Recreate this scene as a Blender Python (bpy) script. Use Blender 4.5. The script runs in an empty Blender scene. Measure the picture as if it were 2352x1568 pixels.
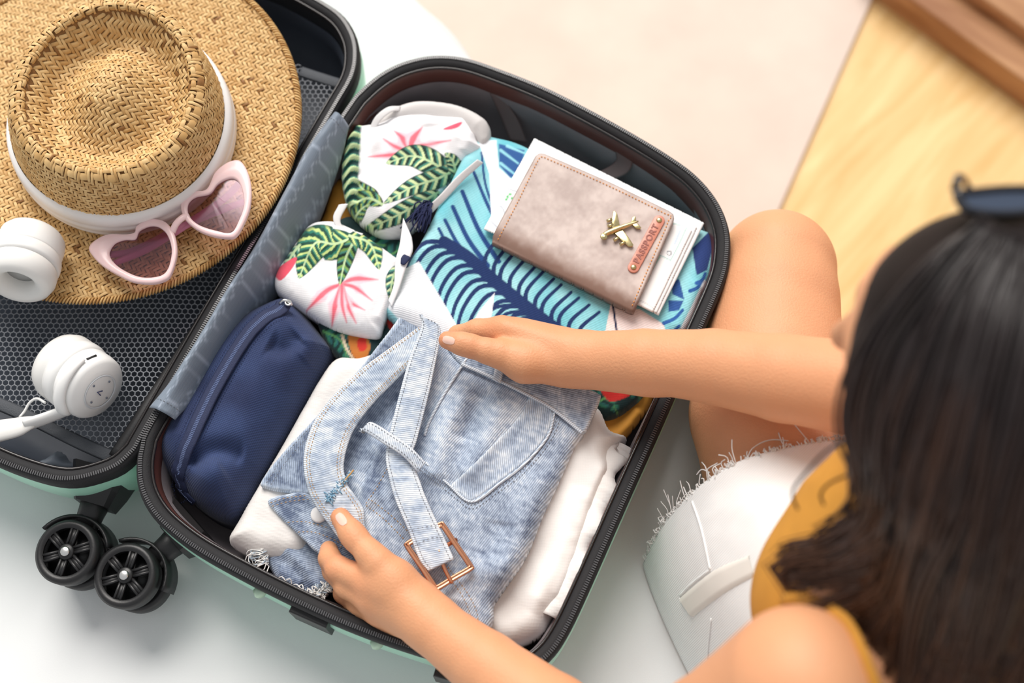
import bpy, bmesh, math
import numpy as np
from mathutils import Vector

# ---------------------------------------------------------------- camera, world, light
RIM = 0.105                      # height of the open suitcase rim above the bed (bed top is z = 0)
PITCH = math.radians(20.6)
FPX, CXP, CYP = 3000.0, 1176.0, 784.0
FWD = np.array([0, math.sin(PITCH), -math.cos(PITCH)])
RGT = np.array([1.0, 0, 0])
UPV = np.array([0, math.cos(PITCH), math.sin(PITCH)])
CAM = np.array([0, 0, RIM]) - FWD * 1.2

scn = bpy.context.scene
COL = scn.collection
cd = bpy.data.cameras.new('camera')
cam = bpy.data.objects.new('camera', cd)
COL.objects.link(cam)
cam.location = CAM
cam.rotation_euler = (PITCH, 0, 0)
cd.sensor_width = 36
cd.lens = FPX / 2352 * 36
cd.clip_start = 0.02
cd.dof.use_dof = True
cd.dof.focus_distance = 1.175
cd.dof.aperture_fstop = 2.7
scn.camera = cam

w = bpy.data.worlds.new('world')
scn.world = w
w.use_nodes = True
w.node_tree.nodes['Background'].inputs[0].default_value = (0.97, 0.98, 1.0, 1)
w.node_tree.nodes['Background'].inputs[1].default_value = 0.44

def sun(name, direction, strength, angle, color):
    l = bpy.data.lights.new(name, 'SUN')
    l.energy = strength; l.angle = math.radians(angle); l.color = color
    o = bpy.data.objects.new(name, l); COL.objects.link(o)
    o.rotation_euler = Vector(direction).to_track_quat('-Z', 'Y').to_euler()
    o.location = (1, 1, 3)
sun('window_daylight', (0.22, -0.90, -0.95), 3.35, 40, (1.0, 0.95, 0.90))

vs = scn.view_settings
vs.view_transform = 'Standard'; vs.look = 'None'; vs.gamma = 1; vs.use_curve_mapping = False
vs.exposure = 0.22

# ---------------------------------------------------------------- toolkit
def P(px, py, z):
    """point of the place seen at photo pixel (px, py) at height z"""
    d = FWD + RGT * ((px - CXP) / FPX) + UPV * ((CYP - py) / FPX)
    return CAM + d * ((z - CAM[2]) / d[2])

def PIX(x, y, z):
    X = np.stack([np.asarray(x, float) - CAM[0], np.asarray(y, float) - CAM[1], np.asarray(z, float) - CAM[2]], -1)
    dz = X @ FWD
    return CXP + FPX * (X @ RGT) / dz, CYP - FPX * (X @ UPV) / dz

def drop(px, py, zf):
    z = 0.1
    for _ in range(6):
        q = P(px, py, z); z = float(zf(np.array([q[0]]), np.array([q[1]]))[0])
    return P(px, py, z)

WLOC = {}
def empty(name, loc, label, cat, group=None):
    o = bpy.data.objects.new(name, None); COL.objects.link(o)
    o.empty_display_size = 0.02
    o.location = [float(v) for v in loc]; WLOC[o] = np.array(loc, float)
    o['label'] = label; o['category'] = cat
    if group: o['group'] = group
    return o

def mk(name, verts, faces, mat, parent=None, smooth=True, col=None, uv=None, label=None, cat=None, kind=None, group=None):
    v = np.asarray(verts, float)
    if parent is not None:
        off = WLOC[parent]
    else:
        off = np.array([(v[:, 0].min() + v[:, 0].max()) / 2, (v[:, 1].min() + v[:, 1].max()) / 2, v[:, 2].min()])
    me = bpy.data.meshes.new(name)
    me.from_pydata((v - off).tolist(), [], [list(map(int, f)) for f in faces] if not isinstance(faces, np.ndarray) else faces.tolist())
    if smooth: me.polygons.foreach_set('use_smooth', np.ones(len(me.polygons), bool))
    if col is not None:
        a = me.color_attributes.new('Col', 'FLOAT_COLOR', 'POINT')
        c = np.ones((len(v), 4)); c[:, :3] = col
        a.data.foreach_set('color', c.ravel())
    if uv is not None:
        a = me.attributes.new('Cloth', 'FLOAT_VECTOR', 'POINT')
        q = np.zeros((len(v), 3)); q[:, :2] = uv
        a.data.foreach_set('vector', q.ravel())
    me.materials.append(mat)
    me.update()
    o = bpy.data.objects.new(name, me); COL.objects.link(o)
    if parent is not None:
        o.parent = parent; WLOC[o] = off
    else:
        o.location = off; WLOC[o] = off
    if label: o['label'] = label
    if cat: o['category'] = cat
    if kind: o['kind'] = kind
    if group: o['group'] = group
    return o

class MB:
    def __init__(s): s.v = []; s.f = []; s.c = []; s.n = 0
    def add(s, v, f, col=None):
        v = np.asarray(v, float).reshape(-1, 3)
        s.v.append(v); s.f += [[int(i) + s.n for i in q] for q in f]
        if col is not None: s.c.append(np.broadcast_to(np.asarray(col, float), (len(v), 3)))
        s.n += len(v)
    def build(s, name, mat, parent=None, **k):
        return mk(name, np.concatenate(s.v), s.f, mat, parent, col=(np.concatenate(s.c) if s.c else None), **k)

def spline(pts, n=None, closed=False, step=None):
    """Catmull-Rom through pts, any dimension, resampled evenly"""
    p = np.asarray(pts, float); m = len(p)
    if closed: q = np.concatenate([p[-1:], p, p[:2]])
    else: q = np.concatenate([2 * p[:1] - p[1:2], p, 2 * p[-1:] - p[-2:-1]])
    out = []
    segs = m if closed else m - 1
    t = np.linspace(0, 1, 14, endpoint=False)[:, None]
    for i in range(segs):
        a, b, c, d = q[i], q[i + 1], q[i + 2], q[i + 3]
        out.append(0.5 * ((2 * b) + (c - a) * t + (2 * a - 5 * b + 4 * c - d) * t ** 2 + (3 * b - a - 3 * c + d) * t ** 3))
    out = np.concatenate(out)
    out = np.concatenate([out, (p[:1] if closed else p[-1:])])
    L = np.concatenate([[0], np.cumsum(np.linalg.norm(np.diff(out, axis=0), axis=1))])
    if step: n = max(3, int(L[-1] / step))
    if n is None: n = 12 * m
    s = np.linspace(0, L[-1], n, endpoint=not closed)
    return np.stack([np.interp(s, L, out[:, k]) for k in range(out.shape[1])], 1)

def frames(path, closed=False):
    p = np.asarray(path, float)
    if closed: t = np.roll(p, -1, 0) - np.roll(p, 1, 0)
    else: t = np.gradient(p, axis=0)
    t /= np.linalg.norm(t, axis=1)[:, None] + 1e-12
    up = np.array([0, 0, 1.0])
    if abs(t[0] @ up) > 0.9: up = np.array([1.0, 0, 0])
    N = []; n = up - t[0] * (up @ t[0]); n /= np.linalg.norm(n)
    for i in range(len(p)):
        n = n - t[i] * (n @ t[i]); n /= np.linalg.norm(n) + 1e-12; N.append(n)
    N = np.array(N); B = np.cross(t, N)
    return t, N, B

def loft(rings, closed_u=False, closed_v=False, cap=False):
    """rings (n, m, 3): quads between consecutive rings"""
    r = np.asarray(rings, float); n, m = r.shape[:2]
    idx = np.arange(n * m).reshape(n, m)
    a = idx if closed_u else idx[:-1]; b = np.roll(idx, -1, 0) if closed_u else idx[1:]
    if not closed_u: pass
    if closed_v:
        f = np.stack([a, np.roll(a, -1, 1), np.roll(b, -1, 1), b], -1).reshape(-1, 4)
    else:
        f = np.stack([a[:, :-1], a[:, 1:], b[:, 1:], b[:, :-1]], -1).reshape(-1, 4)
    f = f.tolist()
    if cap:
        f.append(idx[0, ::-1].tolist()); f.append(idx[-1].tolist())
    return r.reshape(-1, 3), f

def tube(path, r, seg=8, closed=False, flat=1.0, cap=True):
    p = np.asarray(path, float)
    t, N, B = frames(p, closed)
    r = np.broadcast_to(np.asarray(r, float), (len(p),))
    a = np.linspace(0, 2 * math.pi, seg, endpoint=False)
    rings = p[:, None] + r[:, None, None] * (np.cos(a)[None, :, None] * B[:, None] + flat * np.sin(a)[None, :, None] * N[:, None])
    return loft(rings, closed_u=closed, closed_v=True, cap=cap and not closed)

def lathe(profile, origin, axis, seg=40, xdir=None):
    """profile rows (radius, height) turned about axis from origin"""
    ax = np.asarray(axis, float); ax /= np.linalg.norm(ax)
    u = np.array([1.0, 0, 0]) if xdir is None else np.asarray(xdir, float)
    u = u - ax * (u @ ax)
    if np.linalg.norm(u) < 1e-3: u = np.array([0, 1.0, 0]) - ax * ax[1]
    u /= np.linalg.norm(u); v = np.cross(ax, u)
    a = np.linspace(0, 2 * math.pi, seg, endpoint=False)
    pr = np.asarray(profile, float)
    rings = np.asarray(origin, float) + pr[:, 1][:, None, None] * ax + pr[:, 0][:, None, None] * (np.cos(a)[None, :, None] * u + np.sin(a)[None, :, None] * v)
    return loft(rings, closed_v=True, cap=True)

def prism(poly, z0, z1, bevel=0.0):
    """poly (n,2) counter-clockwise extruded, with a small top bevel"""
    p = np.asarray(poly, float); n = len(p)
    area = np.sum(p[:, 0] * np.roll(p[:, 1], -1) - p[:, 1] * np.roll(p[:, 0], -1))
    if area < 0: p = p[::-1]
    z0 = np.broadcast_to(z0, (n,)); z1 = np.broadcast_to(z1, (n,))
    if area < 0: z0 = z0[::-1]; z1 = z1[::-1]
    q = inset(p, bevel)
    rings = [np.column_stack([p, z0]), np.column_stack([p, z1 - bevel]), np.column_stack([inset(p, bevel * .3), z1 - bevel * .3]), np.column_stack([q, z1])]
    return loft(rings, closed_v=True, cap=True)

def inset(p, d):
    p = np.asarray(p, float)
    t = np.roll(p, -1, 0) - np.roll(p, 1, 0); t /= np.linalg.norm(t, axis=1)[:, None] + 1e-12
    area = np.sum(p[:, 0] * np.roll(p[:, 1], -1) - p[:, 1] * np.roll(p[:, 0], -1))
    nrm = np.stack([-t[:, 1], t[:, 0]], 1) * (1 if area > 0 else -1)
    return p + nrm * d

def h2(ix, iy, s):
    n = (ix.astype(np.int64) * 374761393 + iy.astype(np.int64) * 668265263 + s * 974711) & 0x7fffffff
    n = ((n ^ (n >> 13)) * 1274126177) & 0x7fffffff
    return ((n ^ (n >> 16)) & 0xffff) / 65535.0
def vn(x, y, s=0):
    x = np.asarray(x, float); y = np.asarray(y, float)
    ix = np.floor(x); iy = np.floor(y); fx = x - ix; fy = y - iy
    fx = fx * fx * (3 - 2 * fx); fy = fy * fy * (3 - 2 * fy)
    a = h2(ix, iy, s) * (1 - fx) + h2(ix + 1, iy, s) * fx
    b = h2(ix, iy + 1, s) * (1 - fx) + h2(ix + 1, iy + 1, s) * fx
    return a * (1 - fy) + b * fy - 0.5
def fbm(x, y, s=0, o=3):
    r = 0
    for k in range(o): r = r + vn(x * 2 ** k + 17.3 * k, y * 2 ** k - 9.1 * k, s + k) / 2 ** k
    return r

def segd(X, Y, poly, closed=False):
    """distance from points to polyline, fraction along it and side"""
    p = np.asarray(poly, float)
    if closed: p = np.concatenate([p, p[:1]])
    L = np.concatenate([[0], np.cumsum(np.linalg.norm(np.diff(p, axis=0), axis=1))])
    best = np.full(X.shape, 1e9); bt = np.zeros(X.shape); bs = np.zeros(X.shape); nx = np.zeros(X.shape); ny = np.zeros(X.shape)
    for i in range(len(p) - 1):
        ax, ay = p[i]; dx, dy = p[i + 1] - p[i]; l2 = dx * dx + dy * dy + 1e-18
        t = np.clip(((X - ax) * dx + (Y - ay) * dy) / l2, 0, 1)
        qx = ax + t * dx; qy = ay + t * dy
        d = (X - qx) ** 2 + (Y - qy) ** 2
        m = d < best
        best = np.where(m, d, best); bt = np.where(m, L[i] + t * math.sqrt(l2), bt)
        bs = np.where(m, dx * (Y - ay) - dy * (X - ax), bs)
        nx = np.where(m, qx, nx); ny = np.where(m, qy, ny)
    return np.sqrt(best), bt / L[-1], np.sign(bs), nx, ny

def inpoly(X, Y, poly):
    p = np.asarray(poly, float); r = np.zeros(X.shape, bool); j = len(p) - 1
    for i in range(len(p)):
        xi, yi = p[i]; xj, yj = p[j]
        c = ((yi > Y) != (yj > Y)) & (X < (xj - xi) * (Y - yi) / (yj - yi + 1e-18) + xi)
        r ^= c; j = i
    return r

def panel(name, poly, zf, mat, parent=None, h=0.0016, er=0.0025, thick=0.003, dome=None, colfn=None, theta=0.0, rounded=True, world=False, extra=None, **k):
    """cloth or sheet piece with the given outline lying on the height zf(x, y); closed and with real thickness"""
    if world: w2 = np.asarray(poly, float)
    else: w2 = np.array([drop(a, b, zf)[:2] for a, b in poly])
    if rounded: w2 = spline(w2, closed=True, step=max(h * 1.5, 0.002))
    lo = w2.min(0) - 2 * h; hi = w2.max(0) + 2 * h
    nx, ny = (np.ceil((hi - lo) / h)).astype(int) + 1
    X, Y = np.meshgrid(lo[0] + np.arange(nx) * h, lo[1] + np.arange(ny) * h, indexing='ij')
    d, _, _, qx, qy = segd(X, Y, w2, True)
    sd = np.where(inpoly(X, Y, w2), -d, d)
    inn = sd <= 0.5 * h
    cell = inn[:-1, :-1] & inn[1:, :-1] & inn[1:, 1:] & inn[:-1, 1:]
    used = np.zeros_like(inn)
    used[:-1, :-1] |= cell; used[1:, :-1] |= cell; used[1:, 1:] |= cell; used[:-1, 1:] |= cell
    sn = np.abs(sd) < 0.7 * h
    X = np.where(sn, qx, X); Y = np.where(sn, qy, Y); dd = np.where(sn, 0, np.maximum(-sd, 0))
    idx = -np.ones(inn.shape, int); n = int(used.sum()); idx[used] = np.arange(n)
    x = X[used]; y = Y[used]; dd = dd[used]
    base = zf(x, y)
    z = base.copy()
    if dome:
        R, H = dome
        z = z + H * np.sqrt(np.maximum(0, 1 - (1 - np.minimum(dd / R, 1)) ** 2))
    if extra is not None: z = z + extra(x, y, dd)
    if er > 0: z = z - er * (1 - np.sqrt(np.maximum(0, 1 - (1 - np.minimum(dd / er, 1)) ** 2)))
    bot = (base if dome else z) - thick
    ci = np.argwhere(cell)
    a = idx[ci[:, 0], ci[:, 1]]; b = idx[ci[:, 0] + 1, ci[:, 1]]; c = idx[ci[:, 0] + 1, ci[:, 1] + 1]; e = idx[ci[:, 0], ci[:, 1] + 1]
    top = np.stack([a, b, c, e], 1)
    edges = np.concatenate([top[:, [0, 1]], top[:, [1, 2]], top[:, [2, 3]], top[:, [3, 0]]])
    key = np.minimum(edges[:, 0], edges[:, 1]).astype(np.int64) * n + np.maximum(edges[:, 0], edges[:, 1])
    u, inv, cnt = np.unique(key, return_inverse=True, return_counts=True)
    be = edges[cnt[inv] == 1]
    faces = np.concatenate([top, top[:, ::-1] + n, np.stack([be[:, 1], be[:, 0], be[:, 0] + n, be[:, 1] + n], 1)])
    V = np.concatenate([np.column_stack([x, y, z]), np.column_stack([x, y, bot])])
    col = None
    if colfn is not None:
        px, py = PIX(x, y, z)
        c3 = colfn(px, py, x, y, dd, z)
        col = np.concatenate([c3, c3])
    cs, sn_ = math.cos(theta), math.sin(theta)
    uv = np.column_stack([V[:, 0] * cs + V[:, 1] * sn_, -V[:, 0] * sn_ + V[:, 1] * cs])
    return mk(name, V, faces, mat, parent, col=col, uv=uv, **k)

def ribbon(name, left, right, mat, parent=None, n=60, m=10, thick=0.002, crown=0.0008, tone=None, uvrot=False, **k):
    """strap between two edge curves given as (px, py, z) rows; rounded edges, real thickness"""
    A = spline([P(*q) for q in left], n); B = spline([P(*q) for q in right], n)
    s = np.linspace(0, 1, m)
    top = A[:, None] * (1 - s)[None, :, None] + B[:, None] * s[None, :, None]
    top[:, :, 2] += crown * (1 - (2 * s - 1) ** 4)[None, :]
    du = np.gradient(top, axis=0); dv = np.gradient(top, axis=1)
    nr = np.cross(du, dv); nr /= np.linalg.norm(nr, axis=2)[..., None] + 1e-12
    nr *= np.sign(nr[:, :, 2:3] + 1e-9)
    bot = top - nr * thick
    ring = np.concatenate([top, bot[:, ::-1]], 1)
    v, f = loft(ring, closed_v=True, cap=True)
    L = np.concatenate([[0], np.cumsum(np.linalg.norm(np.diff(A, axis=0), axis=1))])
    wdt = np.linalg.norm(A - B, axis=1).mean()
    sv = np.concatenate([s, s[::-1]]) * wdt
    uv = np.stack([np.repeat(L, 2 * m), np.tile(sv, n)], 1)
    r = math.radians(35)
    if uvrot: uv = np.stack([uv[:, 0] * math.cos(r) + uv[:, 1] * math.sin(r), -uv[:, 0] * math.sin(r) + uv[:, 1] * math.cos(r)], 1)
    col = None
    if tone is not None:
        ss = np.tile(np.concatenate([s, s[::-1]]), n)
        col = tone(v[:, 0], v[:, 1], np.minimum(ss, 1 - ss) * wdt)
    return mk(name, v, f, mat, parent, uv=uv, col=col, **k)

# implicit body surface: rounded cones blended smoothly, meshed sparsely (surface nets)
def nets(prims, h):
    A = np.array([p[0] for p in prims], float); ra = np.array([p[1] for p in prims], float)
    B = np.array([p[2] for p in prims], float); rb = np.array([p[3] for p in prims], float)
    K = np.array([p[4] for p in prims], float)
    def dist(p, i):
        ab = B[i] - A[i]; l2 = ab @ ab + 1e-12
        t = np.clip((p - A[i]) @ ab / l2, 0, 1)
        return np.linalg.norm(p - A[i] - t[:, None] * ab, axis=1) - (ra[i] + (rb[i] - ra[i]) * t)
    lo = np.minimum((A - ra[:, None]).min(0), (B - rb[:, None]).min(0)) - 0.02
    hi = np.maximum((A + ra[:, None]).max(0), (B + rb[:, None]).max(0)) + 0.02
    N = 14; S = N * h
    nb = np.ceil((hi - lo) / S).astype(int)
    G = nb * N + 2
    bi = np.stack(np.meshgrid(*[np.arange(q) for q in nb], indexing='ij'), -1).reshape(-1, 3)
    cen = lo + (bi + 0.5) * S
    D = np.stack([dist(cen, i) for i in range(len(prims))], 1)
    reach = S * 0.9
    ok = (D.min(1) < reach + 0.03) & (D.min(1) > -reach * 1.6)
    g = np.arange(N + 1)
    loc = np.stack(np.meshgrid(g, g, g, indexing='ij'), -1).reshape(-1, 3)
    keys = []; pos = []; quads = []
    def key(c): return (c[..., 0].astype(np.int64) * G[1] + c[..., 1]) * G[2] + c[..., 2]
    cor = np.array([(i, j, k) for i in (0, 1) for j in (0, 1) for k in (0, 1)])
    eds = [(a, b) for a in range(8) for b in range(a + 1, 8) if np.abs(cor[a] - cor[b]).sum() == 1]
    for q in np.flatnonzero(ok):
        use = np.flatnonzero(D[q] < reach * 1.15 + K.max() + 0.012)
        org = bi[q] * N
        pts = lo + (org + loc) * h
        d = None
        for i in use:
            e = dist(pts, i)
            if d is None: d = e
            else:
                kk = K[i]; hh = np.clip(0.5 + 0.5 * (d - e) / kk, 0, 1)
                d = d * (1 - hh) + e * hh - kk * hh * (1 - hh)
        d = d.reshape(N + 1, N + 1, N + 1)
        if d.min() > 0 or d.max() < 0: continue
        c = np.stack([d[a[0]:N + a[0], a[1]:N + a[1], a[2]:N + a[2]] for a in cor], -1)
        s = c < 0
        act = s.any(-1) & ~s.all(-1)
        ci = np.argwhere(act); cv = c[act]
        acc = np.zeros((len(ci), 3)); cnt = np.zeros(len(ci))
        for a, b in eds:
            va, vb = cv[:, a], cv[:, b]; m = (va < 0) != (vb < 0)
            t = np.where(m, va / (va - vb + 1e-15), 0)
            acc += m[:, None] * (cor[a] + t[:, None] * (cor[b] - cor[a])); cnt += m
        pos.append(lo + (org + ci + acc / cnt[:, None]) * h); keys.append(key(org + ci))
        for ax in range(3):
            o1, o2 = (ax + 1) % 3, (ax + 2) % 3
            sl = [slice(0, N)] * 3; sl2 = [slice(0, N)] * 3; sl2[ax] = slice(1, N + 1)
            a = d[tuple(sl)] < 0; b = d[tuple(sl2)] < 0
            e = np.argwhere(a != b)
            if not len(e): continue
            inside = a[a != b]
            e = e + org
            def sh(x, y):
                r = e.copy(); r[:, o1] -= x; r[:, o2] -= y; return key(r)
            qd = np.stack([sh(1, 1), sh(0, 1), sh(0, 0), sh(1, 0)], 1)
            qd[~inside] = qd[~inside][:, ::-1]
            quads.append(qd)
    keys = np.concatenate(keys); pos = np.concatenate(pos); quads = np.concatenate(quads)
    o = np.argsort(keys); keys = keys[o]; pos = pos[o]
    ix = np.clip(np.searchsorted(keys, quads), 0, len(keys) - 1)
    good = (keys[ix] == quads).all(1)
    return pos, ix[good]

def octa(mb, p, q, r, up=(0, 0, 1), col=None):
    """a stitch: a short thread bulging between two points"""
    p = np.asarray(p); q = np.asarray(q); m = (p + q) / 2; t = q - p
    b = np.cross(t, up); b = b / (np.linalg.norm(b) + 1e-12) * r
    u = np.asarray(up, float) * r
    mb.add([p, m + b, m + u, m - b, m - u * .6, q], [(0, 1, 2), (0, 2, 3), (0, 3, 4), (0, 4, 1), (5, 2, 1), (5, 3, 2), (5, 4, 3), (5, 1, 4)], col)

def stitches(name, lines, zf, mat, parent, step=0.0033, gap=0.32, r=0.00042, lift=0.0006):
    mb = MB()
    for ln in lines:
        pts = np.array([drop(a, b, zf) for a, b in spline(ln, max(6, 5 * len(ln)))])
        c = spline(pts, step=step)
        for i in range(len(c) - 1):
            a = c[i].copy(); b = (c[i] + (c[i + 1] - c[i]) * (1 - gap)).copy()
            a[2] += lift; b[2] += lift
            octa(mb, a, b, r)
    return mb.build(name, mat, parent, smooth=False)

# ---------------------------------------------------------------- materials
def nmat(name):
    m = bpy.data.materials.new(name); m.use_nodes = True
    return m, m.node_tree.nodes, m.node_tree.links, m.node_tree.nodes['Principled BSDF']
def S(c):
    """photo colour (0-255) to linear"""
    c = np.asarray(c, float) / 255
    return tuple(np.where(c <= 0.04045, c / 12.92, ((c + 0.055) / 1.055) ** 2.4))
def plain(name, rgb, rough=0.6, metal=0.0, var=0.0, vscale=60, bump=0.0, bscale=400, spec=0.5, coat=0, sss=0, sheen=0, alpha=1, trans=0):
    m, N, L, b = nmat(name)
    b.inputs['Base Color'].default_value = (*rgb, 1)
    b.inputs['Roughness'].default_value = rough; b.inputs['Metallic'].default_value = metal
    b.inputs['Specular IOR Level'].default_value = spec
    b.inputs['Coat Weight'].default_value = coat
    b.inputs['Sheen Weight'].default_value = sheen
    b.inputs['Transmission Weight'].default_value = trans
    b.inputs['Alpha'].default_value = alpha
    if sss:
        b.inputs['Subsurface Weight'].default_value = sss
        b.inputs['Subsurface Radius'].default_value = (1, 0.35, 0.2); b.inputs['Subsurface Scale'].default_value = 0.004
    tc = N.new('ShaderNodeTexCoord')
    if var:
        n = N.new('ShaderNodeTexNoise'); n.inputs['Scale'].default_value = vscale; n.inputs['Detail'].default_value = 4
        L.new(tc.outputs['Object'], n.inputs['Vector'])
        r = N.new('ShaderNodeMapRange'); r.inputs['From Min'].default_value = 0.3; r.inputs['From Max'].default_value = 0.7
        r.inputs['To Min'].default_value = 1 - var; r.inputs['To Max'].default_value = 1 + var
        L.new(n.outputs['Fac'], r.inputs['Value'])
        mx = N.new('ShaderNodeVectorMath'); mx.operation = 'SCALE'; mx.inputs[0].default_value = rgb
        L.new(r.outputs[0], mx.inputs['Scale']); L.new(mx.outputs[0], b.inputs['Base Color'])
    if bump:
        n = N.new('ShaderNodeTexNoise'); n.inputs['Scale'].default_value = bscale; n.inputs['Detail'].default_value = 3
        L.new(tc.outputs['Object'], n.inputs['Vector'])
        bp = N.new('ShaderNodeBump'); bp.inputs['Strength'].default_value = bump; bp.inputs['Distance'].default_value = 0.002
        L.new(n.outputs['Fac'], bp.inputs['Height']); L.new(bp.outputs[0], b.inputs['Normal'])
    return m

def clothmat(name, rough=0.85, period=0.0014, weave=0.12, bump=0.25, sheen=0.15, rot=0.0, two=True, use_col=True, rgb=(.8, .8, .8), distort=1.5):
    """cloth coloured by its own print (vertex colour) with a fine woven rib along the Cloth coordinates"""
    m, N, L, b = nmat(name)
    b.inputs['Roughness'].default_value = rough; b.inputs['Specular IOR Level'].default_value = 0.25
    b.inputs['Sheen Weight'].default_value = sheen
    at = N.new('ShaderNodeAttribute'); at.attribute_name = 'Cloth'
    mp = N.new('ShaderNodeMapping'); mp.inputs['Rotation'].default_value = (0, 0, rot)
    L.new(at.outputs['Vector'], mp.inputs['Vector'])
    fac = None
    for k, dr in enumerate(('X', 'Y')[:2 if two else 1]):
        wv = N.new('ShaderNodeTexWave'); wv.bands_direction = dr
        wv.inputs['Scale'].default_value = 2 * math.pi / 20 / period * (1 if k == 0 else .8)
        wv.inputs['Distortion'].default_value = distort; wv.inputs['Detail'].default_value = 2; wv.inputs['Detail Scale'].default_value = 0.6
        L.new(mp.outputs[0], wv.inputs['Vector'])
        if fac is None: fac = wv.outputs['Fac']
        else:
            mu = N.new('ShaderNodeMath'); mu.operation = 'MULTIPLY_ADD'; mu.inputs[1].default_value = 0.5
            L.new(wv.outputs['Fac'], mu.inputs[0])
            m2 = N.new('ShaderNodeMath'); m2.operation = 'MULTIPLY'; m2.inputs[1].default_value = 0.5
            L.new(fac, m2.inputs[0]); L.new(m2.outputs[0], mu.inputs[2]); fac = mu.outputs[0]
    rg = N.new('ShaderNodeMapRange'); rg.inputs['To Min'].default_value = 1 - weave; rg.inputs['To Max'].default_value = 1 + weave
    L.new(fac, rg.inputs['Value'])
    sc = N.new('ShaderNodeVectorMath'); sc.operation = 'SCALE'; sc.inputs[0].default_value = rgb
    if use_col:
        ca = N.new('ShaderNodeAttribute'); ca.attribute_name = 'Col'; L.new(ca.outputs['Color'], sc.inputs[0])
    L.new(rg.outputs[0], sc.inputs['Scale']); L.new(sc.outputs[0], b.inputs['Base Color'])
    bp = N.new('ShaderNodeBump'); bp.inputs['Strength'].default_value = bump; bp.inputs['Distance'].default_value = 0.0006
    L.new(fac, bp.inputs['Height']); L.new(bp.outputs[0], b.inputs['Normal'])
    return m
def colmat(name, rough=0.6, spec=0.4, metal=0):
    m, N, L, b = nmat(name)
    b.inputs['Roughness'].default_value = rough; b.inputs['Specular IOR Level'].default_value = spec; b.inputs['Metallic'].default_value = metal
    ca = N.new('ShaderNodeAttribute'); ca.attribute_name = 'Col'; L.new(ca.outputs['Color'], b.inputs['Base Color'])
    return m

M = {}
M['sheet'] = plain('white_bed_sheet', S((230, 232, 232)), 0.85, var=0.02, vscale=8, bump=0.06, bscale=900)
M['cream_slab'] = plain('matte_cream', S((234, 215, 201)), 0.9, var=0.05, vscale=9, bump=0.3, bscale=300)
M['black'] = plain('black_plastic', (0.012, 0.012, 0.013), 0.42, bump=0.05, bscale=700)
M['blackgloss'] = plain('glossy_black_trim', (0.014, 0.011, 0.011), 0.22)
M['tape'] = plain('black_zip_tape', (0.012, 0.012, 0.014), 0.75, bump=0.3, bscale=1500)
M['teeth'] = plain('zip_teeth', (0.06, 0.06, 0.065), 0.25, spec=0.9)
M['flange'] = plain('flare_tinted_rim_wall', S((92, 58, 53)), 0.32, var=0.12, vscale=20)  # brown is warm flare light put into the right rim wall's colour
M['mint'] = plain('mint_shell', S((172, 224, 200)), 0.3, var=0.02)
M['lining'] = plain('grey_lining', S((120, 130, 142)), 0.55, var=0.06, vscale=30, bump=0.1, bscale=1200)
M['darklining'] = plain('dark_grey_lining', S((72, 79, 90)), 0.55, var=0.15, vscale=14, bump=0.12, bscale=60)
M['sidelining'] = plain('taupe_grey_lining', S((128, 122, 126)), 0.42, var=0.12, vscale=26, bump=0.1, bscale=300)
M['net'] = plain('grey_mesh_net', S((150, 154, 160)), 0.6)
M['silver'] = plain('silver_axle', (0.75, 0.75, 0.73), 0.3, metal=1)
M['whiteplastic'] = plain('white_plastic', S((240, 240, 238)), 0.35)
M['softwhite'] = plain('white_ear_cushion', S((238, 237, 233)), 0.5, bump=0.03, bscale=200)
M['pinkframe'] = plain('pink_frame', S((247, 214, 214)), 0.25, sss=0.1)
M['pinkarm'] = plain('dusty_pink_temple', S((206, 130, 160)), 0.3)
M['band'] = plain('white_hat_band', S((244, 242, 240)), 0.8, bump=0.05, bscale=800)
M['skin'] = plain('skin', S((222, 170, 135)), 0.48, var=0.05, vscale=45, bump=0.10, bscale=650, sss=0.15)
M['nail'] = plain('nail', S((238, 196, 178)), 0.25, coat=0.4)
M['gold'] = plain('rose_gold', S((214, 150, 116)), 0.22, metal=1)
M['brass'] = plain('antique_brass', S((205, 188, 140)), 0.3, metal=1, var=0.2, vscale=300)
M['copper'] = plain('copper_leather_tag', S((206, 134, 112)), 0.35, var=0.1, vscale=250, bump=0.1, bscale=300)
M['thread'] = plain('tan_thread', S((196, 150, 88)), 0.8)
M['othread'] = plain('orange_thread', S((238, 168, 96)), 0.8)
M['greythread'] = plain('grey_thread', S((120, 122, 128)), 0.8)
M['navythread'] = plain('navy_thread', S((40, 52, 92)), 0.8)
M['whitethread'] = plain('white_thread', S((232, 232, 230)), 0.85)
M['denim'] = clothmat('washed_denim', 0.85, 0.0018, 0.26, 0.5, rot=0.9, two=False)
M['print'] = clothmat('printed_cloth', 0.75, 0.0013, 0.05, 0.15)
M['towelprint'] = clothmat('printed_twill', 0.8, 0.0016, 0.13, 0.3, rot=1.9, two=False, distort=.4)
M['white_cloth'] = clothmat('white_crinkle_cloth', 0.85, 0.0022, 0.012, 0.12, distort=8)
M['navy'] = clothmat('navy_canvas', 0.75, 0.0015, 0.32, 0.5, distort=.6)
M['paper'] = colmat('printed_paper', 0.6)
M['leather'] = colmat('brushed_leather', 0.5)
M['straw'] = colmat('straw', 0.55)
M['mustard'] = plain('mustard_cloth', S((206, 144, 52)), 0.8, var=0.05, bump=0.1, bscale=900)
M['hair'] = plain('dark_brown_hair', S((30, 23, 22)), 0.6, var=0.3, vscale=40, spec=0.12)
M['hairtips'] = plain('lighter_brown_hair', S((96, 62, 42)), 0.4, var=0.25, vscale=40)
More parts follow.
